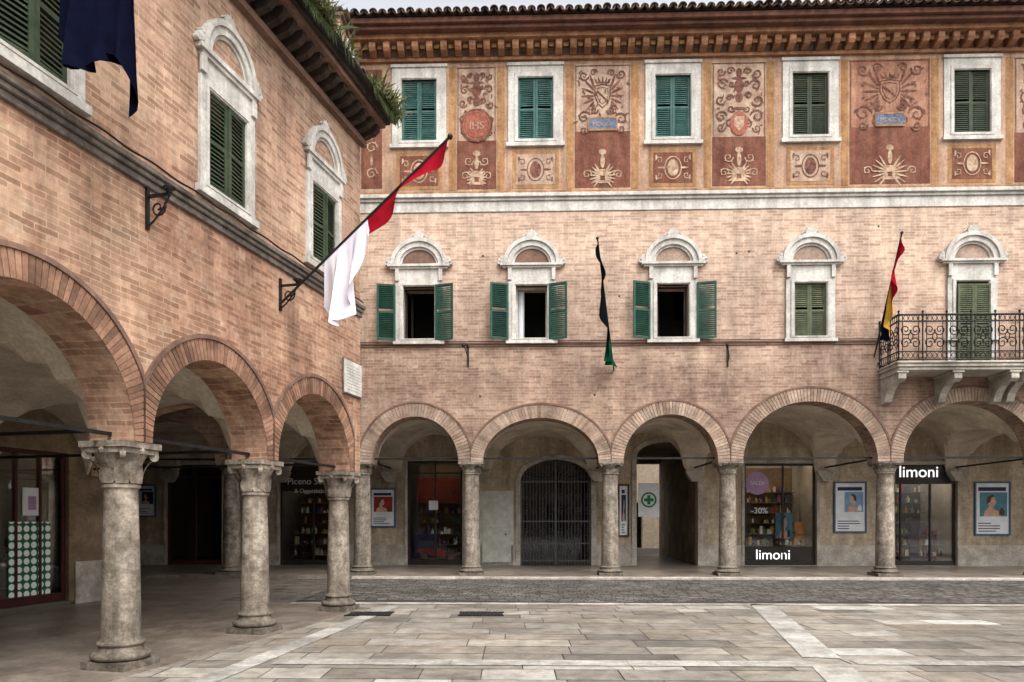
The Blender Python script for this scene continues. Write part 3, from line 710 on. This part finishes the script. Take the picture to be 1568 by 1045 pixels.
def rail(p,q):
    p=Vector(p);q=Vector(q);d=q-p;L=d.length;d.normalize()
    for z in (zb,5.8,6.55,zt): g.tube([(p.x,p.y,z),(q.x,q.y,z)],.018 if z<zt else .026,5)
    nn=max(1,round(L/.62))
    for k in range(nn+1):
        o=p+d*L*k/nn;g.tube([(o.x,o.y,5.55),(o.x,o.y,zt+.05)],.018,5);g.ball((o.x,o.y,zt+.08),.035,6)
    for k in range(nn):
        w=L/nn;o=p+d*(w*k)
        for j in (1,5):
            s=o+d*w*j/6;g.tube([(s.x,s.y,zb),(s.x,s.y,zt)],.012,4)
        for j in range(5):
            s=o+d*w*(j+.5)/5
            for zc in (5.7,6.635):
                g.tube([tuple(s+d*.055*math.cos(t*pi/4)+Vector((0,0,zc-s.z+.07*math.sin(t*pi/4)))) for t in range(9)],.009,4)
        cpt=o+d*w/2
        for sx in (-1,1):
            for sz in (-1,1):
                pts=[]
                for t in range(22):
                    a=t*.42;r=.15*(1-t/26)
                    pts.append(tuple(cpt+d*sx*(.13+(-r*math.cos(a)))*.95+Vector((0,0,6.175+sz*(.17-r*math.sin(a)*1.0)-cpt.z))))
                g.tube(pts,.014,4)
        g.tube([tuple(cpt+d*.06*math.cos(t*pi/4)+Vector((0,0,6.175-cpt.z+.09*math.sin(t*pi/4)))) for t in range(9)],.013,4)
rail((bx0+.03,-.99,0),(bx1-.03,-.99,0));rail((bx0+.03,-.02,0),(bx0+.03,-.99,0));rail((bx1-.03,-.99,0),(bx1-.03,-.02,0))
g.done('iron_railing',mIron,BL)
Geo().box(wx[4]-.64,wx[4]-.43,-.06,-.001,5.56,6.285).box(wx[4]+.43,wx[4]+.64,-.06,-.001,5.56,6.285).done('balcony_door_lower_jambs',mStoneW,PB)
g=Geo()
for s in (0,1):
    g.m=Matrix.Translation((wx[4]-.42+s*.422,-.15,5.56));shutter_leaf(g,.418,2.2)
g.m=None;g.done('balcony_door_leaves',mOlive,PB)
def tuft(g,c,n,rad,h,rr,w=.012):
    for i in range(n):
        p=Vector(c)+Vector((rr.gauss(0,rad),rr.gauss(0,rad*.5),0));d=Vector((rr.gauss(0,.5),rr.gauss(0,.5),rr.uniform(.4,1.2)))*h*rr.uniform(.5,1)
        s=Vector((rr.uniform(-1,1),rr.uniform(-1,1),0)).normalized()*w;m=p+d*.6+Vector((0,0,.0));e=p+d+Vector((0,0,-h*.15))
        g.add([p-s,p+s,m+s*.9,e,m-s*.9],[(0,1,2,3,4)])
mLeaf=surf('leaf_green',(.07,.11,.03,1),(.12,.14,.05,1),8,.7,island=.5,dirt=.2,bmp=0)
mLeafD=surf('dry_weed',(.2,.17,.08,1),(.12,.12,.05,1),8,.8,island=.5,dirt=.2,bmp=0)
for u in (717,1114):
    W=MF.group('wall_flag_bracket');x,z=MF.un(u,545);g=Geo()
    g.box(x-.02,x+.02,-.03,-.001,z-.3,z+.28);g.tube([(x,-.02,z+.22),(x-.05,-.2,z+.26),(x-.1,-.34,z+.22)],.018,6);g.tube([(x,-.02,z-.2),(x,-.16,z-.05),(x-.08,-.3,z+.2)],.014,6);g.ball((x-.1,-.34,z+.2),.05)
    g.done('bracket',mIron,W)
g=Geo();rr=random.Random(9)
for _ in range(26):
    x=rr.uniform(.3,18);z=rr.choice([4.95,5.6,6.9,7.6,8.6,9.3])+rr.uniform(-.1,.1)
    if min(abs(x-w) for w in wx)<1.15: continue
    g.box(x,x+.05,-.004,.0-.001,z,z+.05)
g.done('putlog_shade_squares',mDark,PB)  # dark squares on the wall face, painted for the shade in putlog holes

# =============== LEFT WING ===============
LB=LF.group('brick_arcade_wing')
lc=[-5.2,-2.6,.0,2.55,5.16,7.914,10.37,12.85]
lb=[]
for i in range(len(lc)-1):
    c=(lc[i]+lc[i+1])/2;h=(lc[i+1]-lc[i])/2;lb.append((c,h-.13,h-.11,h))
LS=2.42;x0L=-5.5;x1L=13.12;zTL=8.45
lw=[-1.0,1.4,4.0,6.57,9.345,11.8]
o=arcade_outline(lc,lb,LS,x0L,x1L,[(x1L,zTL),(x0L,zTL)])
Geo().prism(o,0,.56,[rect(x-.38,x+.38,5.6,6.8) for x in lw]).done('facade_wall',mBrickL,LB)
g=Geo();g2=Geo()
for (c,a,b,h) in lb:
    n=int(pi*(a+.12)/.065);g.ring(c,LS,a,b,.25,-.012,.02,n,(h-.002,h-.002),gap=.08)
    g2.ring(c,LS,a+.255,b+.255,.05,-.03,0,56,(h-.004,h-.004))
g.done('arch_voussoirs',mVousL,LB);g2.done('arch_hood_moulding',mMould,LB)
for x in lc:
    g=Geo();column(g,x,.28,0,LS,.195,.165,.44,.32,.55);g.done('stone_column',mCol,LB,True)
vault(LB,lb,LS,.56,5.5,1.3,mPlas)
LBY=5.5
sx0=LF.un(-120,700,LBY)[0];sx1=LF.un(106,700,LBY)[0];szt=LF.un(60,690,LBY)[1]
shr=(sx0,sx1,.02,szt)
Geo().prism(rect(x0L,13.75,-.3,4.3),LBY,LBY+.35,[rect(*shr)]).done('arcade_back_wall',mDull,LB)
eL=shop('arcade_shop',shr,mFrameR,2,31,goods=True,mull=(.3,.62,.8),parent=LB,by=LBY,transom=False)  # ceiling lamps of this shop are added to brighten its display
m,nt,bs=base('dotted_curtain');v=objvec(nt)
vo=nt.nodes.new('ShaderNodeTexVoronoi');vo.inputs['Scale'].default_value=7;vo.inputs['Randomness'].default_value=0;nt.links.new(v,vo.inputs['Vector'])
nt.links.new(mixc(nt,maprange(nt,vo.outputs['Distance'],.42,.46,0,1),lin(228,236,230),lin(30,92,66)),bs.inputs['Base Color']);mDot=m
a=LF.un(20,800,LBY)[0];b=LF.un(84,800,LBY)[0]
Geo().box(a,b,LBY+.1,LBY+.115,.25,1.55).done('dotted_display',mDot,eL)
a=LF.un(42,800,LBY)[0];b=LF.un(70,800,LBY)[0]
Geo().box(a,b,LBY+.1,LBY+.11,1.66,2.15).done('poster_sheet',mWhite,eL);Geo().flat(rect(a+.1,b-.1,1.76,2.0),LBY+.097).done('poster_print',mLil,eL)
g=Geo();g.box(sx1+.12,13.6,LBY-.03,LBY-.001,0,.8);g.done('wall_plinth',mStone,LB,bevel=.01)
g=Geo();g.box(x0L,13.1,.57,10.5,4.15,4.3);g.done('floor_slab',mPlas,LB)
g=Geo();g.box(x1L-.35,x1L-.003,.561,10.5,2.42+1.35,8.45);g.box(x0L,x0L+.3,.561,10.5,0,8.45);g.box(x0L,13.1,10.5,10.8,0,8.45);g.done('side_walls',mBrickL,LB)
g=Geo();g.prism([(0.57,2.42),(.57,3.9),(5.5,3.9),(5.5,2.42)]+[(3.03+2.4*math.cos(pi*i/24),2.42+1.3*math.sin(pi*i/24)) for i in range(25)],0,.3)
g.v=[(x1L-.32+v[1],v[0],v[2]) for v in g.v];g.done('end_arch_wall',mBrickL,LB)
g=Geo()
for i,x in enumerate(lc[:-1]):
    g.box(x+.15,lc[i+1]-.15,.26,.3,LS+.06,LS+.1)
for x in lc: g.box(x-.02,x+.02,.56,LBY,LS+.12,LS+.16)
g.done('iron_tie_rods',mIron,LB)
LK=WF.group('connecting_range')
g=Geo();g.box(-14,-4.35,13.15,19.35,4.75,8.0);g.done('upper_storey',mBrickL,LK)
g=Geo();g.box(-14,-4.36,13.16,19.34,4.7,4.745);g.done('ceiling',mPlas,LK)
g=Geo();g.add([(-14,12.9,8.0),(-4.1,12.9,8.0),(-4.1,19.3,8.0),(-14,19.3,8.0),(-14,16,9.2),(-4.1,16,9.2)],[(0,1,5,4),(3,4,5,2),(1,2,5),(0,4,3)]);g.done('roof',mTile,LK)
g=Geo();g.box(-14.3,-14,12,24,0,8);g.done('end_wall',mDull,LK)
g=Geo();g.box(x0L,x1L+.03,-.1,-.001,5.3,5.36);g.box(x0L,x1L+.02,-.07,-.001,5.24,5.299);g.box(x0L,x1L+.01,-.04,-.001,5.16,5.239)
g.done('string_course',mCorn,LB,bevel=.01)
Geo().tube([(x0L+.1*k,-.115,5.39+.01*math.sin(k*.9)) for k in range(int((x1L-x0L)/.1))],.012,5).done('facade_cable',mIron,LB)
for i,x in enumerate(lw):
    fancy_window(LB,x,5.6,6.8,.38,.17,.34,.6,.58,.55)
    Geo().flat(ell(x,7.25,.34,.34,16,0,pi,True),-.012).done('lunette',mBrickL,LB)
    g=Geo()
    for s in (0,1):
        an=math.radians((5,9,3,7,2,6)[(i+s*2)%6])
        if s==0: g.m=Matrix.Translation((x-.378,-.0,5.64))@Matrix.Rotation(-an,4,'Z')
        else: g.m=Matrix.Translation((x+.378,.0,5.64))@Matrix.Rotation(an,4,'Z')@Matrix.Translation((-.376,0,0))
        shutter_leaf(g,.376,1.15)
    g.m=None;g.done('closed_shutter',mDkGreen,LB)
    Geo().box(x-.45,x+.45,.4,.45,5.5,6.9).done('dark_room',mDark,LB)  # dark sheet behind the shutters, room shade painted as colour
g=Geo();g.box(x0L,x1L+.05,-.1,-.001,8.2,8.3);g.box(x0L,x1L+.1,-.44,-.001,8.52,8.6);g.done('eave_mouldings',mMould,LB)
g=Geo();x=x0L+.05
while x<x1L:
    v=[(-.002,8.31),(-.1,8.31),(-.28,8.36),(-.36,8.43),(-.36,8.519),(-.002,8.519)];n=6
    g.add([(x,p[0],p[1]) for p in v]+[(x+.11,p[0],p[1]) for p in v],[tuple(range(n)),tuple(range(2*n-1,n-1,-1))]+[(i,(i+1)%n,(i+1)%n+n,i+n) for i in range(n)]);x+=.25
g.box(x0L,x1L+.16,-.5,.1,8.601,8.66)
g.done('eave_brackets',mDkWood,LB)
g=Geo();n=8
def gutter(g,xa,xb,y,z,r):
    vs=[];
    for x in (xa,xb):
        for rr_ in (r,r-.008):
            for i in range(n+1):
                t=pi+pi*i/n;vs.append((x,y+rr_*math.cos(t),z+rr_*math.sin(t)))
    m=n+1;fs=[]
    for i in range(n): fs+=[(i,i+1,2*m+i+1,2*m+i),(m+i,m+i+1,3*m+i+1,3*m+i),(i,i+1,m+i+1,m+i),(2*m+i,2*m+i+1,3*m+i+1,3*m+i)]
    g.add(vs,fs)
gutter(g,x0L,x1L+.2,-.55,8.73,.075);g.done('gutter',mIron,LB)
g=Geo();g.add([(x0L-.2,-.5,8.7),(x1L+.2,-.5,8.7),(x1L+.2,5.4,10.4),(x0L-.2,5.4,10.4),(x1L+.2,11,8.7),(x0L-.2,11,8.7)],[(0,1,2,3),(3,2,4,5)]);g.add([(x1L,0,8.4),(x1L,10.6,8.4),(x1L,5.4,10.3)],[(0,1,2)]);g.done('roof_slope',mTile,LB)
tile_row(LB,x0L,x1L+.15,-.58,8.69,.28,.8)
W=LF.group('eave_weeds');g=Geo();gd=Geo();rr=random.Random(2)
for (x,n) in ((9.3,120),(9.9,300),(10.3,330),(10.7,240),(11.4,60),(12.6,240),(12.95,300),(13.2,130),(8.4,60)):
    tuft(g,(x,-.54,8.72),n,.15,.34,rr,.012);tuft(gd,(x+.05,-.57,8.72),n//2,.17,.4,rr,.009)
    for k in range(n//4):
        p=Vector((x+rr.gauss(0,.15),-.63,8.72));q=p+Vector((rr.gauss(0,.06),-.05,-rr.uniform(.05,.3)));g.add([p,p+Vector((.02,0,0)),q],[(0,1,2)])
g.done('weeds_green',mLeaf,W);gd.done('weeds_dry',mLeafD,W)
for (xa,xb,ya,yb,zt) in ((-4.85,-4.2,17.6,18.3,13.9),(-5.55,-5.1,16.6,17.2,14.5)):
    CH=WF.group('brick_chimney');g=Geo();g.box(xa,xb,ya,yb,7.9,zt);g.done('stack',mBrickL,CH)
    g=Geo();g.box(xa-.08,xb+.08,ya-.08,yb+.08,zt+.001,zt+.08);g.done('cap',mTile,CH)
    tile_row(CH,xa-.02,xb,ya-.1,zt+.1,0,.8,.22,.09,'cap_tiles')
PQ=LF.group('marble_wall_plaque')
a=LF.un(524,560)[0];b=LF.un(550,560)[0];g=Geo();g.box(a,b,-.05,-.014,3.74,4.3);g.done('slab',mStoneW,PQ,bevel=.006)
Geo().box(a-.02,b+.02,-.035,-.0125,3.72,4.32).done('backing',mCorn,PQ)
g=Geo()
for k in range(9):
    z=4.22-k*.052;x=a+.06
    while x<b-.07:
        w=rr.uniform(.02,.07);g.box(x,min(x+w,b-.05),-.0515,-.0505,z-.008,z);x+=w+.015
g.done('inscription',mCorn,PQ)
def wbracket(x,z,name='wall_flag_bracket'):
    W=LF.group(name);g=Geo()
    g.box(x-.02,x+.02,-.03,-.001,z-.34,z+.12);g.box(x-.015,x+.015,-.3,-.03,z+.0,z+.03)
    g.tube([(x,-.15+.1*(1-i/20)*math.cos(i*.5+2.6),z-.12+.1*(1-i/20)*math.sin(i*.5+2.6)) for i in range(18)],.011,5)
    g.tube([(x,-.03,z-.3),(x,-.1,z-.25),(x,-.22,z-.12),(x,-.29,z)],.012,5)
    g.tube([(x-.0,-.29,z+.03),(x-.0,-.29,z+.09)],.018,6)
    g.tube([(x+.055*math.cos(t*pi/5),-.29+.055*math.sin(t*pi/5),z+.08) for t in range(11)],.012,5);g.ball((x,-.29,z+.06),.04)
    g.done('bracket',mIron,W)
x,z=LF.un(224,304);wbracket(x,z)
x,z=LF.un(428,440);wbracket(x,z);xb_,zb_=x,z
# =============== FLAGS ===============
def cloth(parent,name,mat,fn,nu=24,nv=16,th=.0):
    vs=[fn(i/nu,j/nv) for j in range(nv+1) for i in range(nu+1)]
    fs=[(j*(nu+1)+i,j*(nu+1)+i+1,(j+1)*(nu+1)+i+1,(j+1)*(nu+1)+i) for j in range(nv) for i in range(nu)]
    return Geo().add(vs,fs).done(name,mat,parent,True)
def flag(fr,name,A,T,parts):
    e=fr.group(name);A=Vector(A);T=Vector(T)
    Geo().tube([A,T],.018,8).ball(T,.04).done('pole',mIron,e)
    for (pn,mat,t0,t1,drop,amp,fq,ph) in parts:
        def fn(s,d):
            t=t0+(t1-t0)*s;P=A.lerp(T,t);L=drop(s)
            w=amp*d
            return P+Vector((w*math.sin(fq*s+ph)+.5*w*math.sin(fq*2.3*s+2*d),w*.8*math.cos(fq*s*1.3+ph),-L*d-.02))
        cloth(e,pn,mat,fn,36,20)
def fm_(n,r,g,b):
    m=cm(n,r,g,b,1.);m.node_tree.nodes['Principled BSDF'].inputs['Specular IOR Level'].default_value=0;return m
mFR=fm_('flag_red',156,26,40);mFW=surf('flag_white',lin(226,222,226),lin(208,202,214),3,.8,dirt=.05,bmp=0);mFK=fm_('flag_black',18,20,24);mFG=fm_('flag_green',18,66,46);mFY=fm_('flag_yellow',190,148,54);mFN=fm_('flag_navy',18,20,38)
flag(LF,'red_white_flag',(xb_-.05,-.05,zb_-.25),(xb_+.0,-2.56,6.72),[
  ('red_cloth',mFR,.5,.985,lambda s:.2-.1*s+.05*math.sin(s*9),.06,9,0),
  ('white_cloth',mFW,.27,.55,lambda s:.5+.76*math.sin(pi*min(1,s*1.05+.05))**1.1-.35*s+.08*math.sin(s*12),.1,14,.6)])
flag(LF,'blue_flag',(6.0,-.02,6.0),(6.9,-1.35,7.6),[('navy_cloth',mFN,.4,.74,lambda s:.9+1.05*s+.22*math.sin(s*7.),.12,15,0)])
x,z=MF.un(940,568);flag(MF,'green_black_flag',(x,-.02,z),(x-.62,-2.0,8.33),[
  ('black_cloth',mFK,.4,.97,lambda s:.95-.8*s,.09,10,0),('green_cloth',mFG,.08,.42,lambda s:.15+.9*s,.1,9,1)])
x,z=MF.un(1338,548);flag(MF,'tricolour_flag',(x,-.02,z),(x-.28,-2.0,8.38),[
  ('red_cloth',mFR,.62,.97,lambda s:.55-.45*s,.07,9,0),('yellow_cloth',mFY,.48,.63,lambda s:.95-.3*s,.07,8,1),('navy_cloth',mFN,.3,.49,lambda s:.35+.7*s,.08,8,2)])
# =============== POSTERS ===============
def poster(fr,off,u0,u1,v0,v1,fm,seed,bg,name='poster_board'):
    e=fr.group(name);xa,zt=fr.un(u0,v0,off);xb=fr.un(u1,v0,off)[0];zb=fr.un((u0+u1)/2,v1,off)[1];zt=fr.un((u0+u1)/2,v0,off)[1]
    y=off-.035;Geo().prism(rect(xa,xb,zb,zt),y-.03,y+.03,[rect(xa+.05,xb-.05,zb+.05,zt-.05)]).done('frame',fm,e,bevel=.004)
    Geo().box(xa+.05,xb-.05,y,y+.02,zb+.05,zt-.05).done('sheet',mWhite,e)
    rr=random.Random(seed);w=xb-xa-.2;h=zt-zb-.2
    sx=rr.uniform(0,.3);picture(e,xa+.1+w*sx,xa+.1+w,zb+.1+h*rr.uniform(.25,.4),zb+.1+h*.84,y-.003,bg,seed)
    g=Geo()
    for k in range(4): g.flat(rect(xa+.12,xa+.12+w*rr.uniform(.4,.95),zb+.12+h*.055*k,zb+.12+h*.055*k+h*.02),y-.003)
    g.flat(rect(xa+.12,xb-.14,zb+.1+h*.87,zb+.1+h*.95),y-.003)
    g.done('print_lines',mNavy,e)
poster(MF,BY,567,606,748,808,mBlue,1,mRed);poster(MF,BY,1276,1326,738,816,mBlue,2,mSky);poster(MF,BY,1491,1546,738,820,mBlue,3,mTealP)
poster(MF,BY,946,963,742,822,mFrameD,4,mNavy);poster(MF,BY,133,162,735,820,mFrameD,5,mTealP);poster(MF,BY,208,240,742,792,mBlue,6,mNavy)
# =============== GROUND ===============
mGround=surf('ground_stone_dark',(.13,.12,.11,1),(.1,.095,.088,1),.8,.7,dirt=.3)
Geo().add([(-600,-600,-.012),(600,-600,-.012),(600,600,-.012),(-600,600,-.012)],[(0,1,2,3)]).done('ground',mGround)
m,nt,bs=base('piazza_slabs');v=objvec(nt);gi=nt.nodes.new('ShaderNodeNewGeometry').outputs['Random Per Island'];bs.inputs['Specular IOR Level'].default_value=.45
cr=nt.nodes.new('ShaderNodeValToRGB');nt.links.new(gi,cr.inputs[0]);el=cr.color_ramp.elements
cl=[(0,lin(116,110,102)),(.15,lin(154,147,136)),(.35,lin(136,128,117)),(.5,lin(168,161,149)),(.65,lin(148,136,121)),(.8,lin(160,153,143)),(.92,lin(178,170,156)),(1,lin(206,202,193))]
el[0].color=cl[0][1];el[1].color=cl[-1][1]
for p,c in cl[1:-1]: e_=el.new(p);e_.color=c
col=cr.outputs[0]
col=mixc(nt,1.,col,grey(nt,maprange(nt,noise(nt,v,.4,5,.75,.35,.65),0,1,.58,1.12)),'MULTIPLY')
col=mixc(nt,1.,col,grey(nt,maprange(nt,noise(nt,v,3.5,6,.8,.35,.65),0,1,.58,1.16)),'MULTIPLY')
sp=noise(nt,v,45,2,.7,.55,.7)
col=mixc(nt,mathn(nt,'MULTIPLY',sp,.4),col,(.12,.11,.1,1))
nt.links.new(col,bs.inputs['Base Color']);nt.links.new(maprange(nt,noise(nt,v,1.1,4,.7),0,1,.32,.65),bs.inputs['Roughness']);bump(nt,bs,noise(nt,v,16,5,.7,0,1),.5)
mSlab=m
rr=random.Random(21);g=Geo();y=-8.
lineX=lambda y:-3.0+.14*(y-7.3)
YC=13.45
wd=lambda y:3.30+.214*(y-7.04)
while y<YC-.02:
    h=rr.choice([.38,.45,.5,.6]);y2=min(y+h,YC)
    if YC-y2<.15:y2=YC
    x=-26+rr.random()
    while x<30:
        w=rr.uniform(.5,1.35);q=.007
        tl=lambda X,Y:(X,Y-.0285*X,-.002+rr.uniform(-.0015,.0015))
        g.add([tl(x+q,y+q),tl(x+w-q,y+q),tl(x+w-q,y2-q),tl(x+q,y2-q)],[(0,1,2,3)]);x+=w
    y=y2
g.done('piazza_paving',mSlab)
mBand=surf('pale_stone_band',lin(208,204,196),lin(172,165,155),4,.5,island=.28,dirt=.42,bmp=.2)
def band(name,pts,w,L=.9):
    g=Geo()
    for a,b in zip(pts[:-1],pts[1:]):
        a=Vector((a[0],a[1],0));b=Vector((b[0],b[1],0));d=b-a;n=max(1,int(d.length/L));s=Vector((-d.y,d.x,0)).normalized()*w/2;u=d/n;e=d.normalized()*.004
        for i in range(n):
            p=a+u*i+e;q=a+u*(i+1)-e;g.add([(p-s)+Vector((0,0,.006)),(q-s)+Vector((0,0,.006)),(q+s)+Vector((0,0,.006)),(p+s)+Vector((0,0,.006))],[(0,1,2,3)])
    g.done(name,mBand)
band('pale_paving_band',[(lineX(-6),-6),(lineX(13.3),13.3)],.28)
band('pale_paving_band',[(wd(13.4),13.4),(wd(8.25),8.25)],.42)
band('pale_paving_band',[(wd(7.75),7.75),(wd(-6),-6)],.42)
band('pale_paving_band',[(lineX(8)+.25,8.05),(wd(8)-.25,7.9)],.3)
band('pale_paving_band',[(wd(8)+.3,8.0),(22,7.3)],.26)
mSett=surf('stone_sett',lin(136,131,124),lin(106,102,96),4,.5,island=.45,dirt=.4,bmp=.3)
g=Geo();rr=random.Random(5);y=-5.35
while y<-.35:
    x=-1.5+rr.random()*.2
    while x<22:
        w=rr.uniform(.2,.3);q=.014;bow=lambda X:.12*math.sin(X*.8)
        z=.006+rr.uniform(0,.004)
        g.add([(x+q,y+q+bow(x),z),(x+w-q,y+q+bow(x+w),z),(x+w-q,y+.17-q+bow(x+w),z),(x+q,y+.17-q+bow(x),z)],[(0,1,2,3)]);x+=w
    y+=.17
ob=g.done('cobbled_lane',mSett);ob.matrix_world=MF.mat
ob=Geo().box(-22,34,-5.6,-.2,-.02,.002).done('lane_bedding',surf('lane_joint_sand',lin(78,74,70),lin(64,60,56),5,.9,dirt=.3));ob.matrix_world=MF.mat
band('cobble_edge_course',[(-4.2+.0,13.66),(22,12.92)],.3)
mFl=brick('arcade_floor',lin(146,135,123),lin(130,119,109),lin(114,103,93),bw=.8,rh=.5,ms=.006,dirt=.42,rough=.35,bstr=.2,plan=True,hi=(1.08,1.08,1.07,1),lo=(.85,.83,.81,1),mj=(.65,.63,.6,1))
ob=Geo().box(xl,xe,-.05,12,-.02,FL).done('arcade_pavement',mFl);ob.matrix_world=MF.mat
ob=Geo().box(-.1,xe,-.3,-.052,-.02,FL-.015).done('arcade_kerb',mStone,bevel=.012);ob.matrix_world=MF.mat
ob=Geo().box(x0L,13.3,-.12,LBY+2.5,-.02,.012).done('wing_arcade_pavement',mFl);ob.matrix_world=LF.mat
ob=Geo().box(-14,-4.2,13.6,19.2,-.02,.008).done('link_pavement',mFl)
for (u,v) in ((566,941),(737,941)):
    d=EYE*F/(v-V0);X=(u-U0)*d/F;e=WF.group('drain_grate');e.location=(X,d,0)
    g=Geo();g.box(-.36,.36,-.2,.2,-.004,.010);g.done('pit_shade_plate',mDark,e)  # flat plate under the bars, coloured dark for the shade of a pit
    g=Geo()
    for k in range(12): g.box(-.34+k*.06,-.315+k*.06,-.19,.19,.011,.018)
    g.box(-.38,.38,-.23,-.2,0,.018);g.box(-.38,.38,.2,.23,0,.018);g.done('grating',mIron,e)
OP=WF.group('opposite_palazzo');hs=[]
for k in range(16):
    for z in (5,9): hs.append(rect(-34+k*4.4,-32.9+k*4.4,z,z+1.9))
    hs.append(rect(-34.6+k*4.4,-32.3+k*4.4,.05,3.2))
Geo().prism(rect(-38,38,0,12.5),-32,-31.5,hs).done('wall',mVousM,OP)
Geo().box(-38,38,-34,-33.5,0,12).done('dark_rooms_backing',mDark,OP);Geo().box(-38.5,38.5,-34,-30.8,12.5,12.8).done('eaves',mEaveM,OP)
# =============== LIGHT / CAMERA ===============
w=bpy.data.worlds.new('World');sc.world=w;w.use_nodes=True;nt=w.node_tree;bg=nt.nodes['Background']
sk=nt.nodes.new('ShaderNodeTexSky');sk.sky_type='NISHITA';sk.sun_disc=False;sk.sun_elevation=math.radians(52);sk.sun_rotation=math.radians(150)
sk.air_density=1.0;sk.dust_density=5;sk.ozone_density=1
hs_=nt.nodes.new('ShaderNodeHueSaturation');hs_.inputs['Saturation'].default_value=.2;hs_.inputs['Value'].default_value=2.75
nt.links.new(sk.outputs[0],hs_.inputs['Color']);nt.links.new(hs_.outputs[0],bg.inputs['Color']);bg.inputs['Strength'].default_value=.13
sl=bpy.data.lights.new('sun','SUN');sl.energy=.8;sl.angle=math.radians(25);sl.color=(1,.99,.97)
so=bpy.data.objects.new('sun',sl);sc.collection.objects.link(so)
el_,rot=math.radians(52),math.radians(150)
dv=Vector((math.sin(rot)*math.cos(el_),math.cos(rot)*math.cos(el_),math.sin(el_)))
so.rotation_euler=dv.to_track_quat('Z','Y').to_euler()
cd=bpy.data.cameras.new('camera');co=bpy.data.objects.new('camera',cd);sc.collection.objects.link(co);sc.camera=co
co.location=(0,0,EYE);co.rotation_euler=(pi/2,0,0);cd.lens=36*F/1568;cd.sensor_width=36;cd.shift_y=(V0-522.5)/1568;cd.clip_end=2000;cd.clip_start=.05
sc.view_settings.view_transform='Standard';sc.view_settings.look='None';sc.view_settings.exposure=0
